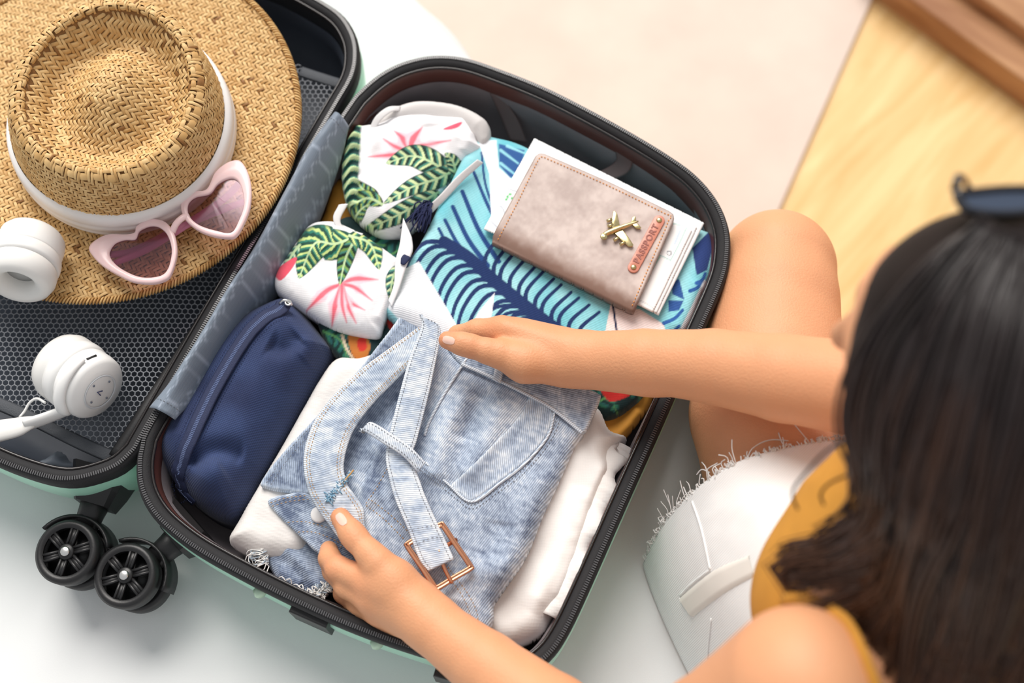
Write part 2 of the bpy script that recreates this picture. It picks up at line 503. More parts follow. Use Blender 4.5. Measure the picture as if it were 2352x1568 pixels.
def lensmat():
    m, N, L, b = nmat('tinted_lens')
    N.remove(b)
    t = N.new('ShaderNodeBsdfTransparent'); t.inputs[0].default_value = (0.80, 0.66, 0.72, 1)
    g = N.new('ShaderNodeBsdfGlossy'); g.inputs['Roughness'].default_value = 0.08; g.inputs[0].default_value = (0.9, 0.85, 0.9, 1)
    fr = N.new('ShaderNodeFresnel'); fr.inputs[0].default_value = 1.5
    mx = N.new('ShaderNodeMixShader')
    L.new(fr.outputs[0], mx.inputs[0]); L.new(t.outputs[0], mx.inputs[1]); L.new(g.outputs[0], mx.inputs[2])
    L.new(mx.outputs[0], N['Material Output'].inputs[0])
    return m
M['lens'] = lensmat()
def woodmat(name, c1, c2, rot, scale, rough=0.45):
    m, N, L, b = nmat(name)
    tc = N.new('ShaderNodeTexCoord'); mp = N.new('ShaderNodeMapping')
    mp.inputs['Rotation'].default_value = (0, 0, -rot)
    mp2 = N.new('ShaderNodeMapping'); mp2.inputs['Scale'].default_value = (scale * .14, scale, scale)
    L.new(mp.outputs[0], mp2.inputs[0])
    n = N.new('ShaderNodeTexNoise'); n.inputs['Scale'].default_value = 6; n.inputs['Detail'].default_value = 6; n.inputs['Distortion'].default_value = 0.6
    cr = N.new('ShaderNodeValToRGB'); cr.color_ramp.elements[0].position = .3; cr.color_ramp.elements[1].position = .7
    cr.color_ramp.elements[0].color = (*c1, 1); cr.color_ramp.elements[1].color = (*c2, 1)
    L.new(tc.outputs['Object'], mp.inputs[0]); L.new(mp2.outputs[0], n.inputs[0]); L.new(n.outputs['Fac'], cr.inputs[0]); L.new(cr.outputs[0], b.inputs['Base Color'])
    b.inputs['Roughness'].default_value = rough
    return m
M['floor'] = woodmat('honey_wood_floor', S((218, 176, 110)), S((242, 208, 150)), 0.85, 5)
M['cabinet'] = woodmat('brown_wood', S((150, 100, 62)), S((196, 148, 104)), -0.62, 5)

# ---------------------------------------------------------------- the setting: floor, cream slab, bench, bed
FZ = -0.48
v, f = prism([(-3, -3), (4, -3), (4, 4), (-3, 4)], FZ - 0.05, FZ)
mk('floor', v, f, M['floor'], smooth=False, kind='structure', label='honey coloured wooden floor')
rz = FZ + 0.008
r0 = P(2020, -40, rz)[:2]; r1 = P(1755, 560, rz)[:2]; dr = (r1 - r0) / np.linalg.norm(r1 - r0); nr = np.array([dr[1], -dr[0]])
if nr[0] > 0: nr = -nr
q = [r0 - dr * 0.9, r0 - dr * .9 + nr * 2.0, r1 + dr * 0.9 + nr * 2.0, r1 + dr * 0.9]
v, f = prism(q, FZ + 0.0005, rz, 0.002)  # thin flat cream slab over this part of the floor
mk('cream_slab', v, f, M['cream_slab'], label='thin cream slab on the wooden floor beside the bed', cat='cream_slab')

# low wooden bench: plinth and stepped boards
b0 = P(2045, 0, FZ + .02)[:2]; b1 = P(2352, 222, FZ + .02)[:2]
bd = (b1 - b0) / np.linalg.norm(b1 - b0); bn = np.array([-bd[1], bd[0]])
if bn[1] < 0: bn = -bn
def slab(s0, s1, t0, t1, z0, z1):
    a = b0 + bd * s0 + bn * t0; b = b0 + bd * s1 + bn * t0; c = b0 + bd * s1 + bn * t1; d = b0 + bd * s0 + bn * t1
    return prism([a, b, c, d], z0, z1, 0.004)
ben = empty('wooden_bench', (*(b0 + bd * .1 + bn * .2), FZ), 'brown wooden bench standing on the honey wooden floor', 'bench')
for nm, a in (('plinth', (-.06, .9, 0.0, .55, FZ, FZ + .05)), ('board', (-.06, .9, .055, .12, FZ + .05, FZ + .075)), ('board', (-.06, .9, .128, .21, FZ + .05, FZ + .085)), ('board', (-.06, .9, .218, .55, FZ + .05, FZ + .1))):
    v, f = slab(*a); mk(nm, v, f, M['cabinet'], ben, smooth=False)

# bed: mattress with a draped white sheet
e0 = P(962, 0, -0.03)[:2]; e1 = P(1082, 130, -0.03)[:2]
ed = (e1 - e0) / np.linalg.norm(e1 - e0); en = np.array([-ed[1], ed[0]])
if en[0] < 0: en = -en
def bedgrid():
    R = 0.045; hgt = 0.24
    s = np.linspace(-0.75, 1.5, 190)
    tt = np.concatenate([np.linspace(-1.7, -R, 170), -R + R * np.sin(np.linspace(0, math.pi / 2, 10))[1:], np.full(14, 0.0)])
    zz = np.concatenate([np.zeros(170), -R + R * np.cos(np.linspace(0, math.pi / 2, 10))[1:], -R - np.linspace(.01, hgt, 14)])
    Sg, Tg = np.meshgrid(s, tt, indexing='ij'); Zg = np.broadcast_to(zz, Sg.shape).copy()
    X = e0[0] + ed[0] * Sg + en[0] * Tg; Y = e0[1] + ed[1] * Sg + en[1] * Tg
    wr = 0.004 * fbm(X * 7 + 3, Y * 7, 3) + 0.006 * np.maximum(0, fbm(X * 3.1 + Y * 3, (Y - X) * 9, 8))
    # soft creases running out from under the suitcase
    for a, b, am, wd in (((60, 1560), (420, 1300), .004, .02), ((380, 1560), (620, 1400), .004, .018), ((1330, 1560), (1500, 1180), .006, .022), ((1420, 1560), (1520, 1330), .007, .016), ((930, 0), (830, 170), .004, .02)):
        p, q2 = P(*a, 0)[:2], P(*b, 0)[:2]
        d, t, _, _, _ = segd(X, Y, [p, q2]); wr = wr + am * np.exp(-(d / wd) ** 2) * np.sin(t * math.pi).clip(0)
    flat = np.exp(-(((X + 0.15) / .5) ** 2 + ((Y - .02) / .42) ** 2))
    Zg = Zg + np.where(Tg < -R, (wr - .004) * (1 - .8 * flat), 0)
    X = X + np.where(Tg >= -0.001, 0.006 * np.sin(Sg * 30) * en[0], 0); Y = Y + np.where(Tg >= -0.001, 0.006 * np.sin(Sg * 30) * en[1], 0)
    Zg = np.minimum(Zg, 0.003)
    return np.stack([X, Y, Zg], -1)
bg = bedgrid()
bed = empty('bed', (*(e0 + ed * .4 - en * .9), FZ), 'bed covered with a smooth white sheet under the suitcase', 'bed')
v, f = loft(bg); mk('sheet', v, f, M['sheet'], bed)
def bedbox(t0, t1, z0, z1):
    return prism([e0 + ed * -.74 + en * t0, e0 + ed * 1.49 + en * t0, e0 + ed * 1.49 + en * t1, e0 + ed * -.74 + en * t1], z0, z1, .02)
v, f = bedbox(-1.69, -.01, -.27, -.022); mk('mattress', v, f, M['sheet'], bed)
v, f = bedbox(-1.67, -.03, FZ, -.27); mk('bed_base', v, f, M['cabinet'], bed, smooth=False)

# ---------------------------------------------------------------- suitcase
RIGHT = [(790, 255), (830, 205), (880, 165), (935, 140), (1000, 128), (1070, 134), (1150, 160), (1250, 200), (1350, 250), (1450, 305), (1540, 360), (1600, 405), (1645, 460), (1670, 520), (1674, 580), (1659, 651), (1598, 790), (1521, 968), (1452, 1121), (1348, 1356), (1300, 1455), (1262, 1508), (1215, 1540), (1160, 1547), (1070, 1530), (981, 1503), (866, 1465), (751, 1419), (616, 1355), (471, 1277), (400, 1228), (355, 1185), (326, 1135), (316, 1083), (322, 1025), (348, 962), (500, 712), (640, 487)]
LEFT = [(333, 1000), (311, 1036), (272, 1072), (217, 1094), (163, 1105), (109, 1100), (36, 1078), (-40, 1046), (-200, 970), (-380, 880), (-500, 815), (-555, 765), (-580, 700), (-550, 610), (-300, 150), (-90, -215), (-40, -262), (30, -280), (110, -265), (300, -190), (500, -105), (650, -45), (736, 0), (786, 36), (814, 82), (821, 128), (811, 179), (771, 250), (640, 472), (480, 742)]
case = empty('suitcase', P(800, 700, 0.0), 'mint hard shell suitcase lying open on the bed with black zip rim and grey lining', 'suitcase')
def outline(pts, n):
    c = spline([P(a, b, RIM)[:2] for a, b in pts], n, closed=True)
    if np.sum(c[:, 0] * np.roll(c[:, 1], -1) - c[:, 1] * np.roll(c[:, 0], -1)) < 0: c = c[::-1]
    return c
def ringloft(c, prof, capbottom=False, wob=None):
    rings = []
    for k, (d, z) in enumerate(prof):
        p = inset(c, d)
        zz = np.full(len(p), z)
        if wob is not None:
            s = np.arange(len(p)); p = inset(c, d)
            p = p + (inset(c, 1.0) - c) * (wob[k] * (np.sin(s * .21 + k) + .6 * np.sin(s * .083 + 2 * k)))[:, None]
        rings.append(np.column_stack([p, zz]))
    v, f = loft(rings, closed_v=True)
    if capbottom:
        n = len(c); f.append(list(range((len(prof) - 1) * n, len(prof) * n)))
    return v, f
for side, pts in (('right', RIGHT), ('left', LEFT)):
    c = outline(pts, 260)
    v, f = ringloft(c, [(0, RIM - .018), (-.003, .075), (-.002, .045), (.002, .022), (.012, .008), (.03, .002), (.06, 0.001)], True)
    mk('shell', v, f, M['mint'], case, label='glossy mint green outer shell')
    v, f = ringloft(c, [(-.0005, RIM - .02), (-.002, RIM - .018), (-.002, RIM - .004), (0, RIM), (.006, RIM + .0008), (.0095, RIM - .001), (.0115, RIM - .004), (.0118, RIM - .02)])
    mk('zip_tape', v, f, M['tape'], case)
    v, f = tube(np.column_stack([inset(c, .0122), np.full(len(c), RIM - .0035)]), 0.0016, 6, closed=True); mk('piping', v, f, M['blackgloss'], case)
    v, f = ringloft(c, [(.0108, RIM - .005), (.0145, RIM - .012), (.0150, RIM - .03), (.0135, RIM - .055), (.0135, RIM - .07)]); mk('rim_wall', v, f, M['flange'] if side == 'right' else M['black'], case)
    v, f = ringloft(c, [(.0150, RIM - .024), (.0165, RIM - .032), (.017, .05), (.019, .03), (.026, .014), (.045, .008)], True, wob=[.0004, .0012, .0022, .003, .003, .001])
    mk('lining', v, f, M['sidelining'] if side == 'right' else M['darklining'], case)
    # zip teeth: small moulded blocks along the rim
    ct = spline(np.column_stack([inset(c, .0026), np.full(len(c), RIM + .001)]), closed=True, step=.0021)
    nxt = np.roll(ct, -1, 0) - ct; nxt /= np.linalg.norm(nxt, axis=1)[:, None]
    mb = MB()
    for i in range(len(ct)):
        t = nxt[i] * .0006; b = np.array([-nxt[i][1], nxt[i][0], 0]) * .0021; u = np.array([0, 0, .0011])
        p = ct[i]
        mb.add([p - t - b - u, p + t - b - u, p + t + b - u, p - t + b - u, p - t - b * .8 + u, p + t - b * .8 + u, p + t + b * .8 + u, p - t + b * .8 + u],
               [(0, 1, 5, 4), (1, 2, 6, 5), (2, 3, 7, 6), (3, 0, 4, 7), (4, 5, 6, 7)])
    mb.build('zip_teeth', M['teeth'], case, smooth=False, kind='stuff')

def hexdist(x, y, p):
    """0 on the lines of a honeycomb, 1 in the cell centres"""
    a = np.array([1, 0.0]); best = np.full(x.shape, 9.); sec = best.copy()
    jj = np.floor(y / (p * .8660254))
    for dj in (-1, 0, 1, 2):
        j = jj + dj
        oy = j * p * .8660254; ox0 = (np.mod(j, 2) * .5) * p
        i0 = np.round((x - ox0) / p)
        for di in (-1, 0, 1):
            ox = ox0 + (i0 + di) * p
            d = np.hypot(x - ox, y - oy)
            sec = np.where(d < best, best, np.minimum(sec, d)); best = np.minimum(best, d)
    return np.clip((sec - best) / (p * .5), 0, 1)

# grey hinge cover with a honeycomb print
hl = [(766, 262, .113), (705, 345, .114), (660, 430, .114), (585, 570, .114), (515, 680, .114), (455, 780, .114), (395, 872, .114), (343, 936, .113)]
hr = [(801, 290, .110), (776, 390, .090), (735, 505, .065), (668, 640, .060), (605, 720, .060), (545, 800, .072), (475, 885, .090), (402, 964, .110)]
A = spline([P(*q) for q in hl], 110); B = spline([P(*q) for q in hr], 110)
s = np.linspace(0, 1, 46)
top = A[:, None] * (1 - s)[None, :, None] + B[:, None] * s[None, :, None]
top[:, :, 2] += (0.012 * np.sin(math.pi * s) ** .7)[None, :] * (1 + 1.3 * np.sin(np.linspace(0, math.pi, 110)))[:, None] * (1.2 - .4 * s)[None, :] + .0012 * np.sin(np.arange(110) * .22)[:, None] * np.sin(s * 5)[None, :] + .0008 * vn(np.arange(110)[:, None] * .3 + s * 3, s[None, :] * 6)
ring = np.concatenate([top, top[:, ::-1] - np.array([0, 0, .0018])], 1)
v, f = loft(ring, closed_v=True, cap=True)
ax = (A[-1] - A[0]); ax /= np.linalg.norm(ax); bx = np.cross(ax, (0, 0, 1))
u_, w_ = v @ ax, v @ bx
hd = hexdist(u_ + .002 * fbm(u_ * 60, w_ * 60, 2), w_ * 1.2, .016)
c1, c2 = np.array(S((124, 136, 150))), np.array(S((158, 170, 186)))
tt = np.clip((hd - .1) / .12, 0, 1)[:, None]
mk('hinge_cover', v, f, clothmat('honeycomb_lining', 0.5, .0012, .04, .1), case, col=c2 * (1 - tt) + c1 * tt, uv=np.column_stack([u_, w_]), label='satin grey hinge cover with honeycomb print')
mb = MB()
for ends in ((hl[0], hr[0], 1), (hl[-1], hr[-1], -1)):
    k = 3 if ends[2] == 1 else 106
    row = top[k]; row = spline(row, step=.0032)
    for i in range(len(row) - 1): octa(mb, row[i] + (0, 0, .0006), row[i] + (row[i + 1] - row[i]) * .65 + (0, 0, .0006), .0004)
mb.build('stitching', M['greythread'], case, smooth=False, kind='stuff')

# left half: divider with hexagonal net, its border bands
NETZ = 0.082
def netz(x, y): return NETZ + .006 * fbm(x * 14, y * 14, 5) - .004
LB = [(-40, 905), (60, 950), (180, 1010), (262, 1052), (290, 1040), (345, 945), (480, 740), (640, 480), (742, 300), (786, 205), (700, 160), (560, 60), (300, -80), (-200, -120), (-420, 300), (-420, 700)]
nb_ = spline([drop(a, b, netz)[:2] for a, b in LB], closed=True, step=.004)
pitch = .0056
lo, hi = nb_.min(0), nb_.max(0)
vis = spline([drop(a, b, netz)[:2] for a, b in [(-60, 640), (-60, 960), (270, 1070), (420, 880), (640, 480), (800, 190), (700, 130), (560, 330), (560, 560), (300, 640)]], closed=True, n=60)
mb = MB()
a_ = pitch / math.sqrt(3)
rows = int((hi[1] - lo[1]) / (1.5 * a_)) + 2; cols = int((hi[0] - lo[0]) / pitch) + 2
J, I = np.meshgrid(np.arange(rows), np.arange(cols), indexing='ij')
cxs = (lo[0] + (I + .5 * (J % 2)) * pitch).ravel(); cys = (lo[1] + J * 1.5 * a_).ravel()
ok = inpoly(cxs, cys, nb_) & inpoly(cxs, cys, vis); cxs = cxs[ok]; cys = cys[ok]
ang = np.radians([30, 90, 150, 210])
for k in range(3):
    x0 = cxs + a_ * np.cos(ang[k]); y0 = cys + a_ * np.sin(ang[k]); x1 = cxs + a_ * np.cos(ang[k + 1]); y1 = cys + a_ * np.sin(ang[k + 1])
    z0 = netz(x0, y0); z1 = netz(x1, y1)
    d = np.stack([x1 - x0, y1 - y0, 0 * x0], 1); d /= np.linalg.norm(d, axis=1)[:, None]; bb = np.stack([-d[:, 1], d[:, 0], 0 * x0], 1) * .00055
    p = np.stack([x0, y0, z0], 1); q = np.stack([x1, y1, z1], 1); u = np.array([0, 0, .0006])
    V = np.stack([p - bb, p + u, p + bb, p - u, q - bb, q + u, q + bb, q - u], 1).reshape(-1, 3)
    base = (np.arange(len(p)) * 8)[:, None, None]
    F = (base + np.array([(0, 1, 5, 4), (1, 2, 6, 5), (2, 3, 7, 6), (3, 0, 4, 7)])[None]).reshape(-1, 4)
    mb.add(V, F)
mb.build('mesh_net', M['net'], case, kind='stuff', label='grey hexagonal mesh pocket')
bandm = plain('grey_binding', S((74, 78, 84)), .6, bump=.4, bscale=1200)
def bnd(pts, wd, nm='net_binding'):
    q = [(a, b, 0) for a, b in pts]
    p = spline([drop(a, b, netz) for a, b in pts], step=.004)
    v, f = tube(p + (0, 0, .001), wd, 8, flat=.22); mk(nm, v, f, bandm, case)
bnd([(-40, 912), (60, 955), (180, 1015), (258, 1050)], .0062)
bnd([(690, 165), (730, 178), (800, 200)], .0060)
v, f = tube(spline([P(262, 1050, .088), P(330, 945, .092), P(480, 712, .094), P(640, 465, .094), P(770, 245, .094)], 50), .006, 8, flat=.4); mk('divider_edge', v, f, M['black'], case)
# loose grey lining fold showing below the net
def foldz(x, y): return .035 + .02 * fbm(x * 18, y * 18, 9)
panel('lining_fold', [(20, 1065), (100, 1060), (140, 1035), (165, 1062), (225, 1062), (200, 1088), (120, 1092), (40, 1078)], foldz, M['lining'], case, dome=(.012, .018), h=.003)
# cross straps and hanging lining folds on the far wall of the packed half
for L_, R_ in (([(1125, 215, .08), (1150, 270, .06), (1172, 325, .045)], [(1150, 218, .08), (1190, 275, .06), (1212, 330, .045)]), ([(1412, 340, .085), (1412, 372, .075), (1365, 400, .06)], [(1458, 355, .085), (1440, 398, .075), (1372, 425, .06)])):
    ribbon('elastic_strap', L_, R_, plain('taupe_strap', S((96, 82, 82)), .6), case, n=20)

# outer feet, studs and the carry-handle bracket along the lower rim
def onedge(px, py, z): return P(px, py, z)
for (a, b, c_, d_) in (((672, 1392), (757, 1430), .012, .02), ((1000, 1538), (1082, 1562), .012, .02)):
    p = P(*a, RIM - .018); q = P(*b, RIM - .018); t = (q - p) / np.linalg.norm(q - p); nn = np.array([t[1], -t[0], 0]) * .006
    v, f = prism([p[:2] - nn[:2], q[:2] - nn[:2], q[:2] + nn[:2], p[:2] + nn[:2]], .05, RIM - .012, .0015); mk('side_foot', v, f, M['black'], case, smooth=False)
for a in ((598, 1362), (867, 1480)):
    p = P(*a, RIM - .022); v, f = lathe([(.0055, -.004), (.0055, .001), (.004, .0025), (0.0005, .0028)], p, (0.35, -.75, .35), 20); mk('stud', v, f, plain('mint_stud', S((186, 214, 190)), .4, metal=.2), case)

# casters
def caster(px, py, stem_px, tilt):
    z1 = .062; R = .0292
    cc = P(px, py, z1); ax = np.array([*tilt, 1.0]); ax /= np.linalg.norm(ax)
    for k, off in enumerate((0, -.030)):
        o = cc + ax * off
        mb = MB()
        mb.add(*lathe([(R - .0075, .0025), (R - .006, .004), (R - .003, .0045), (R, .002), (R, -.010), (R - .002, -.0125), (R - .0075, -.0125)], o, ax, 48))
        mb.f = [q for q in mb.f if len(q) == 4]
        mb.add(*lathe([(0.0005, .0045), (.0065, .0045), (.0075, .003), (.0075, -.011), (.0005, -.011)], o, ax, 24))
        u = np.cross(ax, (0, 1, 0)); u /= np.linalg.norm(u); w2 = np.cross(ax, u)
        for i in range(6):
            a = i * math.pi / 3 + .25; d = u * math.cos(a) + w2 * math.sin(a); e = np.cross(ax, d)
            for sgn in (-1, 1):
                p0 = o + d * .006 + e * sgn * .0024; p1 = o + d * (R - .006) + e * sgn * .0030
                mb.add(*tube([p0 + ax * .0015, p1 + ax * .0015], .0016, 6))
            mb.add(*tube([o + d * .006 - ax * .0015, o + d * (R - .006) - ax * .0015], .0036, 6))
        mb.add(*lathe([(0.0005, -.009), (R - .006, -.009), (R - .006, -.0115), (0.0005, -.0115)], o, ax, 30))
        w_o = mb.build('wheel', M['black'], case)
    mb2 = lathe([(.0045, .004), (.0045, .0062), (.0032, .007), (.0005, .0072)], cc, ax, 20); mk('axle_cap', *mb2, M['silver'], case)
    mid = cc - ax * .015
    st = P(*stem_px, .055)
    d = st - mid; d[2] = 0; L_ = np.linalg.norm(d); d /= L_; e = np.cross((0, 0, 1), d)
    # fork: curved fender around the wheels and a block that runs into the shell
    mb = MB()
    arc = []
    for a in np.linspace(-1.15, 1.15, 16): arc.append(mid + (d * math.cos(a) + e * math.sin(a)) * (R + .0035))
    arc = np.array(arc); rad = arc - mid; rad /= np.linalg.norm(rad, axis=1)[:, None]
    rings = np.stack([arc + ax * .012, arc + ax * .012 + rad * .003, arc - ax * .014 + rad * .003, arc - ax * .014], 1)
    mb.add(*loft(rings, closed_v=True, cap=True))
    mb.add(*tube([mid + d * (R - .004), mid + d * (R + .012), mid + d * (R + .028)], [.011, .0125, .015], 12))
    mb.build('fork', M['black'], case)
    mb = MB()
    p0 = mid + d * (R + .018); p1 = st + d * .012
    bxs = []
    for p, wd, ht in ((p0, .017, .014), (p0 + (p1 - p0) * .45, .022, .019), (p1, .026, .024)):
        bxs.append([p - e * wd + np.array([0, 0, -ht]), p + e * wd + np.array([0, 0, -ht]), p + e * wd + np.array([0, 0, ht * .7]), p + e * wd * .8 + np.array([0, 0, ht]), p - e * wd * .8 + np.array([0, 0, ht]), p - e * wd + np.array([0, 0, ht * .7])])
    mb.add(*loft(np.array(bxs), closed_v=True, cap=True)); mb.build('wheel_housing', M['black'], case, smooth=False)
caster(155, 1268, (230, 1110), (-.10, -.04))
caster(290, 1322, (425, 1215), (-.12, -.05))

# ---------------------------------------------------------------- straw hat
HZ = 0.112                                   # brim height
hc = P(292, 318, HZ)
hat = empty('straw_hat', (hc[0], hc[1], HZ - .01), 'woven straw sun hat with white band resting on the open suitcase', 'hat')
BR = 0.1775
bc = P(238, 285, HZ)
bru, brv = 0.1905, 0.188
def brim(x, y):
    r = np.hypot(x - hc[0], y - hc[1])
    t = np.clip((r - .095) / .1, 0, 1.2)
    return HZ + .004 + .010 * t ** 2 * np.sin(np.arctan2(y - hc[1], x - hc[0]) * 2 + .4) + .002 * t
CA, CB, CH = .0985, .1030, .079             # crown base half axes, height
TA, TB = .0865, .0990
def crown_side(th, t):
    """t 0 at the brim, 1 at the top rim and on inward over it"""
    tt = np.clip(t, 0, 1)
    bul = np.sin(tt * math.pi) * .004
    a = CA + (TA - CA) * tt + bul; b = CB + (TB - CB) * tt + bul
    z = HZ + .004 + CH * tt + .004 * np.sin(th * 2 - .6) * tt
    ov = np.maximum(t - 1, 0); ang = np.minimum(ov / .14, 1) * math.pi / 2
    a = a - RIN * np.sin(ang); b = b - RIN * np.sin(ang); z = z + .0055 * np.sin(ang * 2)
    ar = 1 + 0.03 * np.cos(th * 2 + .5)
    x = hc[0] + a * np.cos(th) * ar + HTX * tt; y = hc[1] + b * np.sin(th) * ar + HTY * tt
    return np.stack([x, y, z], -1)
HTX, HTY = 0.004, 0.004
RIN = .014
def crown_top(x, y):
    dx = (x - hc[0] - HTX) / (TA - RIN); dy = (y - hc[1] - HTY) / (TB - RIN)
    th = np.arctan2(dy, dx); r = np.hypot(dx, dy) / (1 + .03 * np.cos(th * 2 + .5))
    k = np.interp(np.clip(r, 0, 1), np.linspace(0, 1, 11), [.008, .007, .0045, .0, -.006, -.012, -.0175, -.0205, -.0175, -.0075, -.0005])
    k = k - .004 * np.cos(th - 2.2) * np.sin(np.clip(r, 0, 1) * math.pi)
    dome = .004 * np.exp(-(((dx - .12) / .35) ** 2 + ((dy - .22) / .35) ** 2))
    return HZ + .004 + CH + .004 * np.sin(th * 2 - .6) * np.clip(r, 0, 1) + k + dome
# base skin of the hat (the dark gaps between straws)
strawbase = plain('straw_base', S((140, 98, 52)), .8, var=.2, vscale=300)
th = np.linspace(0, 2 * math.pi, 120, endpoint=False)
rings = []
for rr in np.linspace(1, .0, 14):
    ex = bc[0] + bru * np.cos(th); ey = bc[1] + brv * np.sin(th)
    base = crown_side(th, np.zeros_like(th))
    x = base[:, 0] + (ex - base[:, 0]) * rr; y = base[:, 1] + (ey - base[:, 1]) * rr
    rings.append(np.column_stack([x, y, brim(x, y) - .0008]))
for t in np.linspace(.1, 1.14, 16): 
    p = crown_side(th, np.full_like(th, t)); p[:, 2] -= .0008; rings.append(p)
last = rings[-1]
cen = last.mean(0)
for k in np.linspace(.93, .02, 16):
    x = cen[0] + (last[:, 0] - cen[0]) * k; y = cen[1] + (last[:, 1] - cen[1]) * k
    rings.append(np.column_stack([x, y, crown_top(x, y) - .0008]))
v, f = loft(np.array(rings), closed_v=True); f.append(list(range((len(rings) - 1) * 120, len(rings) * 120)))
mk('hat_body', v, f, strawbase, hat)
rg_ = np.random.default_rng(3)
def weave(chart, us, vs, p, keep, mb, swap=1.0):
    """2/2 twill of flat straws; chart(u, v) gives the surface point"""
    nu = int((us[1] - us[0]) / p); nv = int((vs[1] - vs[0]) / p)
    I, J = np.meshgrid(np.arange(nu), np.arange(nv), indexing='ij')
    for kind in (0, 1):
        m = ((I + J) % 4 == 0) if kind == 0 else ((I + J) % 4 == 2)
        i = I[m]; j = J[m]
        if kind == 0: cu = us[0] + (i + .5) * p; cv = vs[0] + (j + 1.0) * p
        else: cu = us[0] + (i + 1.0) * p; cv = vs[0] + (j + .5) * p
        jit = rg_.normal(0, .07 * p, (2, len(cu))); cu = cu + jit[0]; cv = cv + jit[1]
        ok = keep(cu, cv); cu = cu[ok]; cv = cv[ok]; n = len(cu)
        if n == 0: continue
        al = np.array([-1.32, -.75, 0, .75, 1.32]) * p; ac = np.array([-.40, 0, .40]) * p
        yaw = rg_.normal(0, .06, n)
        Lg = np.broadcast_to(al[None, :, None], (n, 5, 3)); Cg = np.broadcast_to(ac[None, None, :], (n, 5, 3))
        Lr = Lg * np.cos(yaw)[:, None, None] - Cg * np.sin(yaw)[:, None, None]; Cr = Lg * np.sin(yaw)[:, None, None] + Cg * np.cos(yaw)[:, None, None]
        if kind == 0: uu = cu[:, None, None] + Cr; vv = cv[:, None, None] + Lr
        else: uu = cu[:, None, None] + Lr; vv = cv[:, None, None] + Cr
        pt = chart(uu, vv); e = 1e-4
        du = chart(uu + e, vv) - pt; dv = chart(uu, vv + e) - pt
        nr = np.cross(du, dv); nr /= np.linalg.norm(nr, axis=-1)[..., None] + 1e-15
        nr = nr * swap
        hgt = (.0013 * (1 - (Lg / (1.32 * p)) ** 2) + .0008 * (1 - (Cg / (.40 * p)) ** 2) - .0008) * rg_.uniform(.8, 1.25, n)[:, None, None]
        V = (pt + nr * hgt[..., None]).reshape(-1, 3)
        b = (np.arange(n) * 15)[:, None, None]
        q = np.array([(r * 3 + c, r * 3 + c + 1, r * 3 + c + 4, r * 3 + c + 3) for r in range(4) for c in range(2)])[None]
        tone = rg_.uniform(0, 1, n)
        ca, cb = np.array(S((196, 152, 92))), np.array(S((232, 196, 138)))
        col = ca + (cb - ca) * (tone ** .9)[:, None]
        dark = rg_.uniform(0, 1, n) < .012
        col[dark] = np.array(S((140, 96, 48)))
        mb.add(V, (b + q).reshape(-1, 4), np.repeat(col, 15, 0))
pw = .0033
ch, sh = math.cos(.5), math.sin(.5)
def ch_brim(u, v):
    x = hc[0] + u * ch - v * sh; y = hc[1] + u * sh + v * ch
    return np.stack([x, y, brim(x, y)], -1)
def keep_brim(u, v):
    q = ch_brim(u, v)
    out = ((q[..., 0] - bc[0]) / bru) ** 2 + ((q[..., 1] - bc[1]) / brv) ** 2
    inn = ((q[..., 0] - hc[0]) / (CA - .002)) ** 2 + ((q[..., 1] - hc[1]) / (CB - .002)) ** 2
    return (out < .985) & (inn > 1)
mb = MB(); weave(ch_brim, (-.27, .27), (-.27, .27), pw, keep_brim, mb)
mb.build('brim_straw', M['straw'], hat, kind='stuff', label='herringbone woven straw of the wide brim')
mb = MB()
circ = 2 * math.pi * .092; nper = int(circ / (.0033 * 4)) * 4; pc = circ / nper
def ch_side(u, v): return crown_side(u / .092, v / CH)
weave(ch_side, (0, circ + 1e-6), (.022, CH * 1.15), pc, lambda u, v: v < CH * 1.13, mb)
mb.build('crown_straw', M['straw'], hat, kind='stuff', label='woven straw of the crown wall')
def ch_top(u, v):
    x = hc[0] + HTX + u * ch - v * sh; y = hc[1] + HTY + u * sh + v * ch
    return np.stack([x, y, crown_top(x, y)], -1)
def keep_top(u, v):
    q = ch_top(u, v); dx = (q[..., 0] - hc[0] - HTX) / (TA - RIN); dy = (q[..., 1] - hc[1] - HTY) / (TB - RIN); t_ = np.arctan2(dy, dx)
    return np.hypot(dx, dy) < .985 * (1 + .03 * np.cos(t_ * 2 + .5))
mb = MB(); weave(ch_top, (-.1, .1), (-.1, .1), pw, keep_top, mb)
mb.build('crown_top_straw', M['straw'], hat, kind='stuff', label='woven straw of the dented crown top')
# rolled brim edge of twisted straw
mb = MB()
tt = np.linspace(0, 2 * math.pi, 400, endpoint=False)
ex = bc[0] + bru * np.cos(tt); ey = bc[1] + brv * np.sin(tt); ep = np.column_stack([ex, ey, brim(ex, ey)])
mb.add(*tube(ep, .0024, 8, closed=True), S((150, 106, 52)))
T_, N_, B_ = frames(ep, True)
for i in range(0, 400):
    c0 = ep[i]; a = np.linspace(-.3, 2.4, 5)
    pts = [c0 + T_[i] * (k * .0011) + (B_[i] * math.cos(q) * (-1 if (B_[i] @ (c0 - bc)) < 0 else 1) + np.array([0, 0, 1.]) * math.sin(q)) * .0030 for k, q in enumerate(a)]
    cA = np.array(S((176, 128, 68))); cB = np.array(S((230, 192, 130)))
    mb.add(*tube(pts, .0010, 4), cA + (cB - cA) * rg_.uniform())
mb.build('brim_edge', M['straw'], hat, kind='stuff', label='twisted straw edge of the brim')
